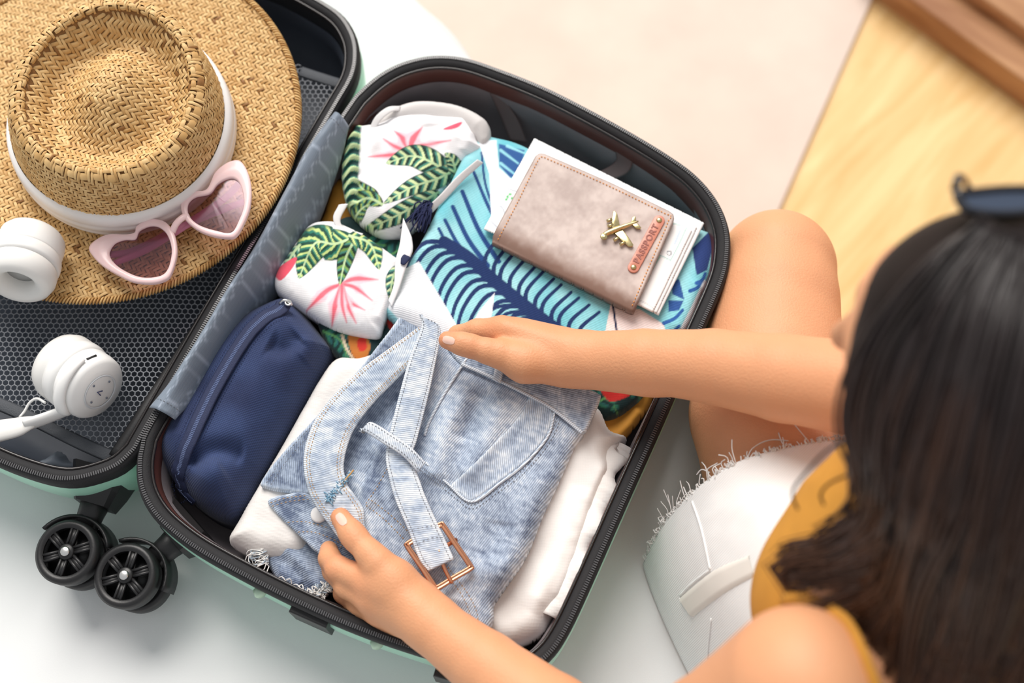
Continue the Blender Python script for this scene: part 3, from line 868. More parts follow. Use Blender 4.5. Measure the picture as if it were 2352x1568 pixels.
# white pleated band
rings = []
pr = [(0.000, .0030), (.003, .0060), (.008, .0066), (.010, .0052), (.012, .0066), (.018, .0064), (.020, .0050), (.022, .0062), (.030, .0056), (.034, .0036), (.035, .001)]
for hgt, off in pr:
    p = crown_side(th, np.full_like(th, hgt / CH))
    c0 = np.array([hc[0], hc[1]]); d = p[:, :2] - c0; d /= np.linalg.norm(d, axis=1)[:, None]
    wv_ = .0009 * np.sin(th * 3 + hgt * 90)
    p[:, :2] += d * (off + wv_[:, None] * .6)
    p[:, 2] += .0014 * np.sin(th * 2 + hgt * 60) * (hgt > 0)
    rings.append(p)
v, f = loft(np.array(rings), closed_v=True); mk('hat_band', v, f, M['band'], hat, label='white pleated fabric band')

# ---------------------------------------------------------------- heart shaped sunglasses on the brim
def GZ(px): return 0.139 + (px - 390) * .00004
HL_o = [(205, 571), (218, 554), (250, 539), (305, 539), (314, 521), (336, 507), (357, 504), (382, 512), (400, 536), (407, 568), (405, 596), (393, 632), (379, 645), (350, 652), (307, 648), (271, 632), (236, 611), (214, 589)]
HL_i = [(252, 582), (264, 561), (286, 552), (311, 550), (321, 532), (343, 521), (364, 522), (382, 536), (393, 561), (395, 586), (387, 618), (371, 634), (339, 639), (311, 634), (279, 618), (259, 600)]
HR_o = [(416, 475), (423, 455), (443, 441), (475, 436), (493, 400), (511, 382), (532, 371), (552, 371), (568, 393), (577, 429), (575, 475), (561, 514), (543, 543), (525, 548), (489, 543), (454, 529), (425, 504)]
HR_i = [(432, 489), (434, 468), (450, 454), (482, 446), (500, 425), (518, 414), (536, 411), (550, 421), (559, 446), (561, 475), (550, 507), (532, 536), (500, 532), (464, 521), (443, 507)]
gl = empty('heart_sunglasses', P(390, 530, .117), 'pink heart shaped sunglasses with tinted lenses lying folded on the straw brim', 'sunglasses')
def gpts(q, n): return spline([P(a, b, GZ(a)) for a, b in q], n, closed=True)
def frame_ring(o, i, nm):
    n = 160; A = gpts(o, n); B = gpts(i, n)
    # match by angle about the lens centre
    c0 = B.mean(0)
    aA = np.unwrap(np.arctan2(A[:, 1] - c0[1], A[:, 0] - c0[0])); aB = np.unwrap(np.arctan2(B[:, 1] - c0[1], B[:, 0] - c0[0]))
    k = np.argmin(np.abs(np.angle(np.exp(1j * (aB - aA[0]))))); B = np.roll(B, -k, 0)
    up = np.array([0, 0, 1.])
    rings = [A - up * .002, A + up * .0012, A * .88 + B * .12 + up * .0024, A * .5 + B * .5 + up * .0028, A * .12 + B * .88 + up * .0024, B + up * .0014, B - up * .002]
    v, f = loft(np.array(rings + [rings[0]]), closed_v=True)
    mk('frame', v, f, M['pinkframe'], gl, label=nm)
    Bo = inset(B[:, :2], -.0008)
    v, f = prism(Bo, B[:, 2] - .0010, B[:, 2] - .0002, .0002); mk('lens', v, f, M['lens'], gl, smooth=False, label='smoky purple tinted lens')
frame_ring(HL_o, HL_i, 'pale pink heart rim'); frame_ring(HR_o, HR_i, 'pale pink heart rim')
v, f = tube(spline([P(396, 533, GZ(396)), P(404, 515, GZ(404) + .003), P(418, 501, GZ(418) + .003), P(432, 494, GZ(430))], 16), .0033, 10, flat=.7); mk('bridge', v, f, M['pinkframe'], gl)
for nm, pts in (('a', [(566, 400, .133), (520, 452, .1315), (440, 508, .130), (340, 570, .129), (262, 605, .128)]), ('b', [(225, 585, .1325), (300, 578, .1255), (400, 530, .124), (480, 492, .1245), (566, 462, .126)]), ('c', [(360, 560, .1245), (330, 590, .1235), (302, 625, .1225)])):
    if nm == 'c': continue
    v, f = tube(spline([P(*q) for q in pts], 40), np.interp(np.linspace(0, 1, 40), [0, .1, .8, 1], [.0030, .0036, .0042, .0030]), 10, flat=.5); mk('temple', v, f, M['pinkarm'], gl, label='dusty pink folded temple')

# ---------------------------------------------------------------- headphones
hp = empty('headphones', P(60, 800, .09), 'white wireless headphones lying across the straw brim and mesh pocket', 'headphones')
def cup(center, axis, r, name):
    """axis points from the outer shell towards the ear cushion"""
    ax = np.asarray(axis, float); ax /= np.linalg.norm(ax)
    v, f = lathe([(.0005, -.024), (r * .62, -.0235), (r * .66, -.0225), (r * .88, -.021), (r * .97, -.017), (r, -.010), (r, 0.0), (r * .98, .002)], center, ax, 56); mk('ear_shell', v, f, M['whiteplastic'], hp)
    v, f = lathe([(r * .97, .0015), (r * 1.03, .003), (r * 1.06, .007), (r * 1.06, .012), (r * 1.03, .0155)], center, ax, 56); mk('ear_ring', v, f, M['whiteplastic'], hp)
    v, f = lathe([(r * .99, .015), (r * 1.05, .019), (r * 1.05, .026), (r * .96, .033), (r * .82, .0365), (r * .66, .036), (r * .50, .032), (r * .44, .026), (r * .44, .018)], center, ax, 56)
    f = [q for q in f if len(q) == 4]
    mk('ear_cushion', v, f, M['softwhite'], hp)
    v, f = lathe([(.0005, .021), (r * .46, .021), (r * .46, .018), (.0005, .018)], center, ax, 30); mk('speaker_grille', v, f, plain('grey_speaker_cloth', S((176, 176, 174)), .9), hp)
c1 = P(64, 583, .146); a1 = np.array([-.06, -.86, .22]); cup(c1, a1, .0300, 'far')
c2 = P(190, 872, .112); a2 = np.array([-.62, .44, -.20]); cup(c2, a2, .0310, 'near')
ax2 = -a2 / np.linalg.norm(a2)
# control disc, buttons, port slots on the near cup
fc = c2 + ax2 * .0245
u = np.cross(ax2, (0, 0, 1.)); u /= np.linalg.norm(u); w2 = np.cross(u, ax2)
v, f = lathe([(.0155, 0), (.0168, .0006), (.0172, .0)], fc, ax2, 40); f = [q for q in f if len(q) == 4]; mk('button_ring', v, f, plain('pale_grey_plastic', S((214, 218, 222)), .4), hp)
gp = plain('grey_mark', S((120, 126, 140)), .5)
for q in ((.012, 0), (-.012, 0), (0, .012), (0, -.012)):
    o = fc + u * q[0] + w2 * q[1]; v, f = lathe([(.0011, 0), (.0010, .0004), (.0003, .0005)], o, ax2, 10); mk('button_mark', v, f, gp, hp)
v, f = tube([fc + u * .002 - w2 * .003 + ax2 * .0002, fc + u * .002 + w2 * .003 + ax2 * .0002, fc - u * .002 - w2 * .001 + ax2 * .0002], .0005, 6); mk('logo_mark', v, f, plain('navy_mark', S((40, 50, 110)), .5), hp)
dk = plain('dark_slot', S((40, 40, 42)), .6)
for ang_, ln in ((2.2, .010), (1.35, .005)):
    d = u * math.cos(ang_) + w2 * math.sin(ang_); e = np.cross(ax2, d); o = c2 + ax2 * .012 + d * .0309
    v, f = tube([o - e * ln / 2, o + e * ln / 2], .0011, 6, flat=.8); mk('port_slot', v, f, dk, hp)
# yoke and headband running out to the far cup
arc_ = [c2 + ax2 * .011 + (u * math.cos(a) + w2 * math.sin(a)) * .0335 for a in (1.95, 1.5, 1.05, .6, .2)]
yk = spline(arc_ + [P(*q) for q in ((146, 944, .107), (100, 962, .103), (60, 975, .100))], 46)
v, f = tube(yk, np.interp(np.linspace(0, 1, 46), [0, .15, .4, .7, 1], [.003, .005, .0062, .0066, .0075]), 12, flat=.55); mk('yoke', v, f, M['whiteplastic'], hp)
hb = spline([P(78, 968, .101), P(20, 985, .099), P(-60, 990, .098), P(-190, 935, .100), P(-280, 820, .108), P(-290, 690, .118), P(-220, 600, .127), P(-130, 565, .133)], 80)
v, f = tube(hb, np.interp(np.linspace(0, 1, 80), [0, .04, .1, .9, 1], [.0055, .009, .0105, .0105, .008]), 14, flat=.45); mk('headband', v, f, M['softwhite'], hp)
v, f = tube(spline([P(-135, 565, .133), P(-60, 555, .138), P(-10, 540, .143), P(40, 545, .150), P(62, 556, .150)], 30), .006, 10, flat=.5); mk('yoke', v, f, M['whiteplastic'], hp)
v, f = tube(spline([P(104, 925, .112), P(85, 915, .108), P(68, 925, .102), P(56, 945, .098), P(45, 958, .097)], 24), .0013, 7); mk('cable', v, f, M['whiteplastic'], hp)
# ---------------------------------------------------------------- packed clothes in the right half
def blend(rgb, a, c):
    return rgb * (1 - a[:, None]) + np.asarray(c)[None] * a[:, None]
def stroke(rgb, X, Y, poly, w0, w1, c, wm=None, soft=1.6, n=None):
    p = spline(poly, n or 6 * len(poly))
    d, t, _, _, _ = segd(X, Y, p)
    wd = w0 + (w1 - w0) * t if wm is None else np.interp(t, [0, .5, 1], [w0, wm, w1])
    return blend(rgb, np.clip((wd / 2 - d) / soft + .5, 0, 1), S(c))
def fill(rgb, X, Y, poly, c, rounded=True):
    p = spline(poly, closed=True, n=8 * len(poly)) if rounded else np.asarray(poly, float)
    m = inpoly(X, Y, p)
    d, _, _, _, _ = segd(X, Y, p, True)
    return blend(rgb, np.clip(np.where(m, d, -d) / 1.6 + .5, 0, 1), S(c))
def leaf(rgb, X, Y, mid, wid, n=9, dark=(28, 60, 54), light=(214, 230, 172), teal=(74, 142, 124), rib=(196, 222, 170), duty=.5):
    n = n * .72
    """striped tropical leaf along the midrib mid with half width wid"""
    p = spline(mid, 8 * len(mid))
    d, t, sgn, _, _ = segd(X, Y, p)
    L = np.linalg.norm(np.diff(p, axis=0), axis=1).sum()
    hw = wid * np.sin(np.clip(t, 0, 1) ** .75 * math.pi) ** .75
    ins = np.clip((hw - d) / 1.8 + .5, 0, 1) * (t > .002) * (t < .998)
    ph = t * n - d / L * n * .75
    fr = ph - np.floor(ph)
    k = np.clip((np.abs(fr - .5) - (.5 - duty / 2) * .5 - .06) / .06, 0, 1)
    edge = np.clip(d / np.maximum(hw, 1) * 4 - 3.1, 0, 1)
    c = np.asarray(S(light))[None] * (1 - k)[:, None] + np.asarray(S(dark))[None] * k[:, None]
    tl = np.clip((fr - .58) / .08, 0, 1) * np.clip((.92 - fr) / .08, 0, 1)
    c = c * (1 - tl)[:, None] + np.asarray(S(teal))[None] * tl[:, None]
    c = c * (1 - edge)[:, None] + np.asarray(S(dark))[None] * edge[:, None]
    rb = np.clip((3.2 * (1 - t * .6) - d) / 1.4 + .5, 0, 1)[:, None]
    c = c * (1 - rb) + np.asarray(S(rib))[None] * rb
    return rgb * (1 - ins[:, None]) + c * ins[:, None]
def solid(c): return lambda px, py, x, y, d, z: np.broadcast_to(np.asarray(S(c)), (len(px), 3)).copy()
def ridge(x, y, pts, amp, wd, z=.1):
    w2 = spline([P(a, b, z)[:2] for a, b in pts], 5 * len(pts))
    d, t, _, _, _ = segd(x, y, w2)
    return amp * np.exp(-(d / wd) ** 2) * np.clip(np.minimum(t, 1 - t) * 8 + .15, 0, 1)

# mustard garment at the bottom of the pile, then a dark tropical shirt
def zmust(x, y): return .047 + .010 * fbm(x * 16, y * 16, 21) + ridge(x, y, [(1380, 1030), (1450, 960), (1490, 900)], .012, .010)
must = panel('mustard_garment', [(770, 420), (740, 500), (700, 560), (690, 640), (800, 800), (1100, 900), (1300, 1060), (1380, 1040), (1440, 1000), (1505, 905), (1480, 860), (1300, 800), (1000, 620), (860, 470), (800, 420)], zmust, M['mustard'], dome=(.014, .012), thick=.012, h=.0025, label='mustard yellow garment folded beneath the dark tropical shirt', cat='garment')
def zmust2(x, y): return .070 + .008 * fbm(x * 20, y * 20, 22)
def zdark(x, y): return .068 + .008 * fbm(x * 20, y * 20, 31)
def dark_print(px, py, x, y, d, z):
    c = np.broadcast_to(np.asarray(S((20, 48, 50))), (len(px), 3)).copy()
    for k, (a, b) in enumerate([((760, 740), (850, 800)), ((830, 560), (930, 600)), ((860, 610), (960, 560)), ((700, 560), (760, 470)), ((1340, 900), (1420, 950)), ((1400, 880), (1480, 930)), ((740, 760), (800, 830)), ((1360, 930), (1450, 900))]):
        m = ((a[0] + b[0]) / 2 + 12, (a[1] + b[1]) / 2 - 14)
        c = leaf(c, px, py, [a, m, b], 24, 6, (16, 52, 48), (48, 120, 96), (40, 100, 100), (90, 150, 90))
    c = fill(c, px, py, [(800, 770), (830, 762), (850, 790), (840, 822), (812, 820)], (196, 116, 48))
    c = fill(c, px, py, [(820, 782), (838, 775), (842, 800), (826, 806)], (206, 52, 40))
    c = stroke(c, px, py, [(786, 770), (796, 800), (812, 826)], 7, 5, (226, 206, 176))
    c = fill(c, px, py, [(1380, 885), (1440, 880), (1450, 905), (1405, 922), (1385, 905)], (196, 44, 40))
    c = fill(c, px, py, [(896, 720), (915, 735), (905, 760), (890, 745)], (190, 50, 44))
    c = fill(c, px, py, [(1380, 990), (1440, 960), (1500, 905), (1520, 960), (1420, 1040)], (206, 146, 56))
    return c
panel('tropical_shirt', [(700, 600), (720, 680), (735, 760), (790, 830), (900, 850), (1100, 900), (1350, 950), (1400, 962), (1460, 925), (1480, 880), (1380, 840), (1100, 760), (980, 640), (930, 560), (830, 500), (760, 520)], zdark, M['print'], dome=(.012, .010), thick=.014, h=.0014, colfn=dark_print, label='dark green tropical print shirt with red and orange flowers under the bikini', cat='shirt')

# blue palm print cloth
def ztow(x, y):
    z = .082 + .005 * fbm(x * 9, y * 9, 41)
    z = z + ridge(x, y, [(1085, 330), (1010, 470), (960, 600)], .006, .016) + ridge(x, y, [(900, 690), (1000, 720), (1060, 760)], .004, .012)
    z = z + ridge(x, y, [(1560, 760), (1620, 640)], .004, .010)
    return z
NV = (24, 48, 98)
def palm_print(px, py, x, y, d, z):
    teal = np.asarray(S((104, 190, 204)))
    lt = np.asarray(S((168, 222, 228)))
    g = np.clip(.5 + 1.0 * fbm(px / 90., py / 90., 4), 0, 1)[:, None]
    c = teal * (1 - g) + lt * g
    # left fan of long stripes
    for a, b, wd in (((1088, 395), (1175, 560), 9), ((1062, 440), (1145, 600), 12), ((1040, 475), (1120, 610), 12), ((1022, 505), (1090, 600), 10), ((1008, 525), (1060, 590), 9), ((1106, 350), (1130, 470), 6)):
        m = ((a[0] + b[0]) / 2 - 4, (a[1] + b[1]) / 2 + 8)
        c = stroke(c, px, py, [a, m, b], wd * .8, wd, (30, 68, 128))
    rib = [(1020, 555), (1075, 590), (1130, 640), (1190, 690), (1260, 745), (1340, 800)]
    rp = spline(rib, 60)
    for k in range(17):
        t = k / 16; p = rp[int(t * 57)]
        # lower-left veins sweep back and down
        e = (p[0] - 92 - 18 * t, p[1] + 118 - 40 * t)
        c = stroke(c, px, py, [p, (p[0] - 48, p[1] + 4), (p[0] - 84, p[1] + 50), e], 11, 8, NV, n=14)
        if k > 4:
            # upper-right veins fan up
            q = (p[0] + 34 + 14 * t, p[1] - 92 + 16 * t)
            c = stroke(c, px, py, [p, (p[0] + 4, p[1] - 38), q], 11, 7, NV, n=12)
    c = stroke(c, px, py, rib, 26, 34, NV)
    # second leaf on the lower right
    for k in range(10):
        p = (1180 + k * 26, 700 + k * 14)
        c = stroke(c, px, py, [p, (p[0] - 46, p[1] + 8), (p[0] - 80, p[1] + 46)], 9, 7, NV, n=10)
    # white ground between the leaves
    wt = (240, 242, 246)
    c = fill(c, px, py, [(1098, 322), (1140, 322), (1146, 385), (1185, 420), (1150, 470), (1128, 500), (1124, 400)], wt, False)
    c = fill(c, px, py, [(885, 700), (925, 620), (962, 600), (1010, 680), (1052, 752), (1030, 790), (940, 760)], wt, False)
    c = fill(c, px, py, [(1070, 770), (1100, 715), (1136, 672), (1130, 720), (1118, 770)], wt, False)
    c = fill(c, px, py, [(1402, 700), (1470, 710), (1525, 745), (1535, 790), (1385, 790)], (244, 226, 222), False)
    c = fill(c, px, py, [(1590, 700), (1618, 640), (1630, 660), (1590, 760), (1560, 790), (1555, 770)], wt, False)
    c = stroke(c, px, py, [(1408, 700), (1412, 730), (1418, 770)], 5, 5, (34, 44, 78))
    # navy leaf pieces top right and along the right side
    c = fill(c, px, py, [(1146, 330), (1205, 345), (1195, 400), (1172, 408), (1147, 380)], (48, 92, 152), False)
    for a, b in (((1150, 345), (1190, 375)), ((1150, 375), (1185, 402)), ((1165, 335), (1205, 352))):
        c = stroke(c, px, py, [a, ((a[0] + b[0]) / 2, (a[1] + b[1]) / 2), b], 7, 4, (150, 214, 226))
    c = fill(c, px, py, [(1590, 570), (1632, 528), (1640, 560), (1624, 620), (1600, 632)], (40, 62, 120), False)
    c = fill(c, px, py, [(1560, 640), (1572, 688), (1545, 676), (1540, 650)], (44, 84, 150), False)
    c = fill(c, px, py, [(1535, 690), (1570, 690), (1560, 712), (1535, 716)], (44, 84, 150), False)
    for a, b in (((1525, 742), (1568, 712)), ((1530, 762), (1560, 748)), ((1600, 650), (1620, 628)), ((1585, 668), (1612, 645))):
        c = stroke(c, px, py, [a, ((a[0] + b[0]) / 2 + 3, (a[1] + b[1]) / 2 + 4), b], 9, 7, (40, 90, 160))
    return c
panel('palm_print_cloth', [(1090, 318), (1140, 320), (1210, 342), (1330, 410), (1480, 470), (1600, 525), (1638, 545), (1642, 600), (1610, 680), (1560, 780), (1450, 830), (1300, 850), (1100, 830), (1000, 790), (900, 735), (888, 700), (925, 620), (965, 560), (1005, 480), (1045, 400)], ztow, M['towelprint'], dome=(.016, .012), thick=.024, h=.0010, colfn=palm_print, label='folded cloth with teal and navy palm leaf print under the passport cover', cat='cloth')

# bikini top: flower print cup with gathered side, padded back, straps, tassel
def zbik(x, y):
    return .083 + .0035 * fbm(x * 22, y * 22, 51) + ridge(x, y, [(868, 300), (845, 400), (880, 520)], .004, .008) + ridge(x, y, [(1085, 300), (1070, 350)], .004, .006) - ridge(x, y, [(990, 290), (1000, 360)], .003, .012)
WHT = (244, 243, 245)
def flower(c, px, py, o, petals, col=(238, 112, 128), pale=(250, 206, 216)):
    for (a, b, w_) in petals:
        c = stroke(c, px, py, [o, a, b], 4, 1, pale, wm=w_ * 2.4, soft=7)
        c = stroke(c, px, py, [o, a, b], 7, 1, col, wm=w_ * .9, soft=4)
    return c
def bik_print(px, py, x, y, d, z):
    c = np.broadcast_to(np.asarray(S(WHT)), (len(px), 3)).copy()
    c = flower(c, px, py, (942, 350), [((925, 318), (905, 300), 15), ((905, 335), (880, 318), 9), ((948, 320), (970, 292), 16), ((985, 332), (1035, 322), 8), ((895, 356), (845, 360), 9), ((960, 335), (1000, 330), 6)])
    c = fill(c, px, py, [(1018, 296), (1045, 284), (1062, 280), (1052, 292), (1030, 298)], (240, 96, 120))
    c = leaf(c, px, py, [(1036, 402), (990, 372), (945, 358), (886, 375)], 30, 11)
    c = leaf(c, px, py, [(1075, 372), (1010, 408), (945, 430), (880, 468)], 24, 13)
    c = leaf(c, px, py, [(1048, 402), (1040, 370), (1022, 350)], 17, 6)
    c = leaf(c, px, py, [(1010, 440), (940, 480), (880, 510), (830, 530)], 24, 12)
    c = leaf(c, px, py, [(870, 450), (840, 440), (815, 412)], 17, 6, (30, 52, 44), (150, 178, 96))
    c = leaf(c, px, py, [(880, 470), (845, 455), (800, 470), (790, 440)], 20, 9, (30, 60, 48), (170, 196, 110))
    c = leaf(c, px, py, [(800, 520), (830, 480), (850, 470)], 18, 7, (30, 60, 48), (170, 196, 110))
    # gathered green side
    g = np.clip((828 - px + (py - 380) * -.06) / 6, 0, 1) * np.clip((470 - py) / 8, 0, 1)
    sw = np.sin((py + .5 * px + 8 * np.sin(px / 9.)) / 4.2)
    cc = np.where(sw[:, None] > .25, np.asarray(S((206, 226, 170)))[None], np.where(sw[:, None] > -.25, np.asarray(S((58, 140, 118)))[None], np.asarray(S((18, 58, 56)))[None]))
    return c * (1 - g[:, None]) + cc * g[:, None]
def bik_ruche(x, y, d):
    px, py = PIX(x, y, np.full_like(x, .1))
    g = np.clip((832 - px) / 8, 0, 1) * np.clip((480 - py) / 10, 0, 1)
    return g * .0022 * np.sin((py + .5 * px + 8 * np.sin(px / 9.)) / 4.2) + .0016 * fbm(x * 60, y * 60, 52)
bk = empty('floral_bikini', P(950, 420, .075), 'white bikini top with pink flowers, green striped leaves and gathered side', 'bikini')
panel('cup', [(872, 290), (905, 272), (960, 268), (1030, 272), (1075, 272), (1092, 298), (1098, 330), (1110, 352), (1060, 392), (1010, 452), (955, 520), (890, 545), (840, 525), (800, 480), (787, 430), (786, 385), (795, 335), (815, 300)], zbik, M['print'], bk, dome=(.030, .024), thick=.012, h=.0009, er=0, colfn=bik_print, extra=bik_ruche, label='flower and leaf printed cup')
def zpad(x, y): return .090 + ridge(x, y, [(885, 270), (960, 244), (1050, 250), (1120, 300)], .006, .012)
panel('pad', [(868, 292), (895, 258), (955, 236), (1030, 240), (1085, 258), (1122, 285), (1126, 318), (1105, 335), (1060, 300), (960, 285)], zpad, plain('pale_grey_padding', S((214, 210, 208)), .8, bump=.1, bscale=600), bk, dome=(.010, .008), thick=.012, label='pale grey padding behind the cup')
wst = plain('white_strap', S((226, 224, 224)), .8, bump=.1, bscale=800)
ribbon('strap', [(1096, 366, .108), (1050, 405, .106), (1010, 448, .104), (975, 482, .100), (950, 520, .096)], [(1110, 374, .104), (1064, 415, .102), (1024, 458, .100), (990, 492, .096), (962, 530, .092)], wst, bk)
ribbon('strap', [(846, 300, .100), (862, 268, .106), (890, 246, .108), (920, 243, .104)], [(858, 304, .100), (876, 276, .106), (898, 258, .108), (918, 254, .104)], wst, bk, n=30)
ribbon('strap', [(778, 470, .096), (765, 500, .096), (780, 530, .094), (830, 548, .092)], [(800, 468, .096), (782, 505, .095), (795, 524, .093), (834, 536, .092)], wst, bk, n=30)
# tasselled cord
mb = MB(); rg5 = np.random.default_rng(5)
t0 = P(985, 470, .101)
for k in range(70):
    e = P(962 + rg5.normal(0, 13), 505 + rg5.normal(0, 15), .097 + rg5.uniform(0, .008)); m = (t0 + e) / 2 + np.array([rg5.normal(0, .003), rg5.normal(0, .003), .003 + rg5.uniform(0, .004)])
    mb.add(*tube(spline([t0 + rg5.normal(0, .0015, 3), m, e], 6), .0008, 4))
mb.build('tassel', plain('navy_yarn', S((26, 34, 74)), .85), bk, kind='stuff', label='navy yarn tassel')

# bikini bottom folded below it
def zbot(x, y): return .080 + .004 * fbm(x * 20, y * 20, 61) + ridge(x, y, [(700, 590), (760, 560), (840, 575)], .004, .010) + ridge(x, y, [(870, 740), (905, 660), (900, 610)], .006, .007)
def bot_print(px, py, x, y, d, z):
    c = np.broadcast_to(np.asarray(S(WHT)), (len(px), 3)).copy()
    c = flower(c, px, py, (785, 652), [((750, 668), (702, 715), 13), ((770, 700), (762, 750), 14), ((800, 690), (838, 712), 10), ((798, 700), (818, 742), 10), ((815, 640), (868, 642), 12), ((815, 660), (855, 690), 9), ((786, 700), (796, 740), 9)])
    c = leaf(c, px, py, [(812, 545), (768, 560), (722, 560), (686, 640)], 40, 14, (26, 74, 62), (202, 222, 140), (48, 128, 108))
    c = leaf(c, px, py, [(818, 545), (795, 590), (780, 655)], 19, 8, (22, 52, 44), (120, 160, 80))
    c = leaf(c, px, py, [(800, 540), (850, 560), (872, 620)], 24, 9, (26, 74, 62), (206, 222, 140), (48, 128, 108))
    c = leaf(c, px, py, [(918, 608), (902, 640), (896, 690)], 16, 7, (40, 80, 80), (214, 226, 176))
    c = leaf(c, px, py, [(690, 560), (668, 590), (650, 640)], 12, 7, (26, 74, 62), (190, 214, 180))
    c = fill(c, px, py, [(632, 622), (668, 595), (682, 592), (672, 615), (648, 642), (636, 640)], (236, 88, 108))
    return c
bb_ = empty('bikini_bottom', P(780, 660, .07), 'folded white bikini bottom with large pink flower and green leaves beside the navy pouch', 'bikini')
panel('folded_cloth', [(712, 522), (760, 512), (812, 530), (865, 562), (905, 590), (926, 608), (918, 655), (895, 700), (880, 745), (868, 776), (815, 768), (760, 752), (700, 718), (650, 685), (632, 660), (640, 622), (672, 575)], zbot, M['print'], bb_, dome=(.022, .018), thick=.014, h=.0009, er=0, colfn=bot_print, extra=lambda x, y, d: .0016 * fbm(x * 55, y * 55, 63))
ribbon('strap', [(926, 500, .104), (918, 560, .103), (908, 600, .102), (905, 650, .100), (892, 690, .096)], [(946, 545, .103), (948, 575, .102), (935, 608, .102), (918, 660, .100), (900, 705, .096)], M['white_cloth'], bb_, tone=lambda x, y, e: np.broadcast_to(np.asarray(S((236, 236, 238))), (len(x), 3)).copy())
ribbon('cord_end', [(921, 592, .1042), (928, 584, .1042), (938, 588, .1042)], [(920, 606, .1042), (930, 608, .1042), (944, 592, .1042)], plain('navy_trim', S((30, 40, 78)), .8), bb_, n=14)

# ---------------------------------------------------------------- navy pouch
pc = empty('cosmetic_pouch', P(570, 950, .03), 'navy canvas zip pouch packed beside the grey hinge cover', 'pouch')
def zpou(x, y): return .050 + 0 * x
def pou_extra(x, y, d):
    px, py = PIX(x, y, np.full_like(x, .1))
    z = .004 * fbm(x * 14, y * 14, 71)
    w = lambda pts, a, wd: ridge(x, y, pts, a, wd)
    z = z - w([(690, 770), (650, 800), (620, 790)], .010, .010) + w([(740, 790), (700, 830)], .006, .010)
    z = z - w([(430, 1060), (500, 1035), (560, 1040)], .010, .009) + w([(430, 1130), (520, 1080)], .006, .012) - w([(560, 1160), (600, 1060)], .004, .012)
    return z * np.clip(d / .02, 0, 1)
def pou_col(px, py, x, y, d, z):
    a, b = np.asarray(S((34, 45, 80))), np.asarray(S((50, 66, 106)))
    t = np.clip(.5 + .9 * fbm(px / 70., py / 70., 6), 0, 1)[:, None]
    return a * (1 - t) + b * t
POU = [(654, 700), (672, 703), (702, 727), (742, 777), (762, 803), (768, 823), (740, 882), (700, 950), (650, 1034), (606, 1112), (575, 1172), (540, 1200), (490, 1188), (440, 1152), (405, 1112), (378, 1078), (366, 1040), (383, 990), (430, 912), (493, 808), (566, 742), (618, 713)]
panel('pouch_body', POU, zpou, M['navy'], pc, dome=(.042, .058), thick=.034, h=.0014, er=0, colfn=pou_col, extra=pou_extra, theta=.45)
zipl = [(655, 702), (604, 733), (560, 782), (500, 880), (450, 980), (420, 1050), (410, 1092), (424, 1132), (446, 1156)]
class _H: pass
def surf_of(obj):
    """height of a finished mesh's top at (x, y): nearest vertex lookup"""
    me = obj.data; n = len(me.vertices); co = np.empty(n * 3); me.vertices.foreach_get('co', co); co = co.reshape(-1, 3) + WLOC[obj]
    co = co[:n // 2]
    cell = {}
    g = .003
    for k, (a, b, z) in enumerate(co):
        q = (int(a // g), int(b // g)); cell[q] = max(cell.get(q, -9), z)
    def zf(x, y):
        out = []
        for a, b in zip(np.ravel(x), np.ravel(y)):
            q = (int(a // g), int(b // g)); best = None
            for r in range(0, 6):
                c = [cell[(q[0] + i, q[1] + j)] for i in range(-r, r + 1) for j in range(-r, r + 1) if (q[0] + i, q[1] + j) in cell]
                if c: best = sum(c) / len(c); break
            out.append(.06 if best is None else best)
        return np.array(out)
    return zf
zp = surf_of(pc.children[0] if len(pc.children) else [o for o in COL.objects if o.name == 'pouch_body'][0])
zc = np.array([drop(a, b, zp) for a, b in spline(zipl, 60)]); zc[:, 2] = np.convolve(np.pad(zc[:, 2], 4, 'edge'), np.ones(9) / 9, 'valid')
zc = spline(zc, 120) + (0, 0, .0016)
v, f = tube(zc, .0075, 10, flat=.22); mk('zip_tape', v, f, plain('navy_zip_tape', S((34, 44, 78)), .7, bump=.4, bscale=1500), pc)
mb = MB(); ct = spline(zc, step=.0016)
for i in range(len(ct) - 1):
    t = ct[i + 1] - ct[i]; b = np.cross(t, (0, 0, 1)); b = b / np.linalg.norm(b) * .0017; p = ct[i] + (0, 0, .0018)
    mb.add(*tube([p - b, p + b], .0006, 4))
mb.build('zip_teeth', plain('navy_zip_teeth', S((104, 118, 156)), .35), pc, smooth=False, kind='stuff')
e = ct[1] + (0, 0, .002)
v, f = tube(spline([e + (-.003, 0, 0), e + (.001, .002, .003), e + (.006, .001, .002), e + (.008, -.002, 0)], 14), .0015, 8); mk('zip_slider', v, f, M['silver'], pc)
v, f = lathe([(.003, -.001), (.0036, 0), (.003, .001), (.0018, .001), (.0018, -.001)], e + (.005, 0, .002), (0.2, .1, 1), 16); mk('zip_pull', v, f, M['silver'], pc)
for off in (.0105, -.0100):
    q = zc.copy(); T_, N_, B_ = frames(zc); s_ = np.cross(T_, (0, 0, 1.)); s_ /= np.linalg.norm(s_, axis=1)[:, None]
    q = zc + s_ * off; q[:, 2] = zp(q[:, 0], q[:, 1]) + .0007
    q = spline(q, step=.0030); mb = MB()
    for i in range(3, len(q) - 3): octa(mb, q[i], q[i] + (q[i + 1] - q[i]) * .65, .0004)
    mb.build('stitching', M['navythread'], pc, smooth=False, kind='stuff')

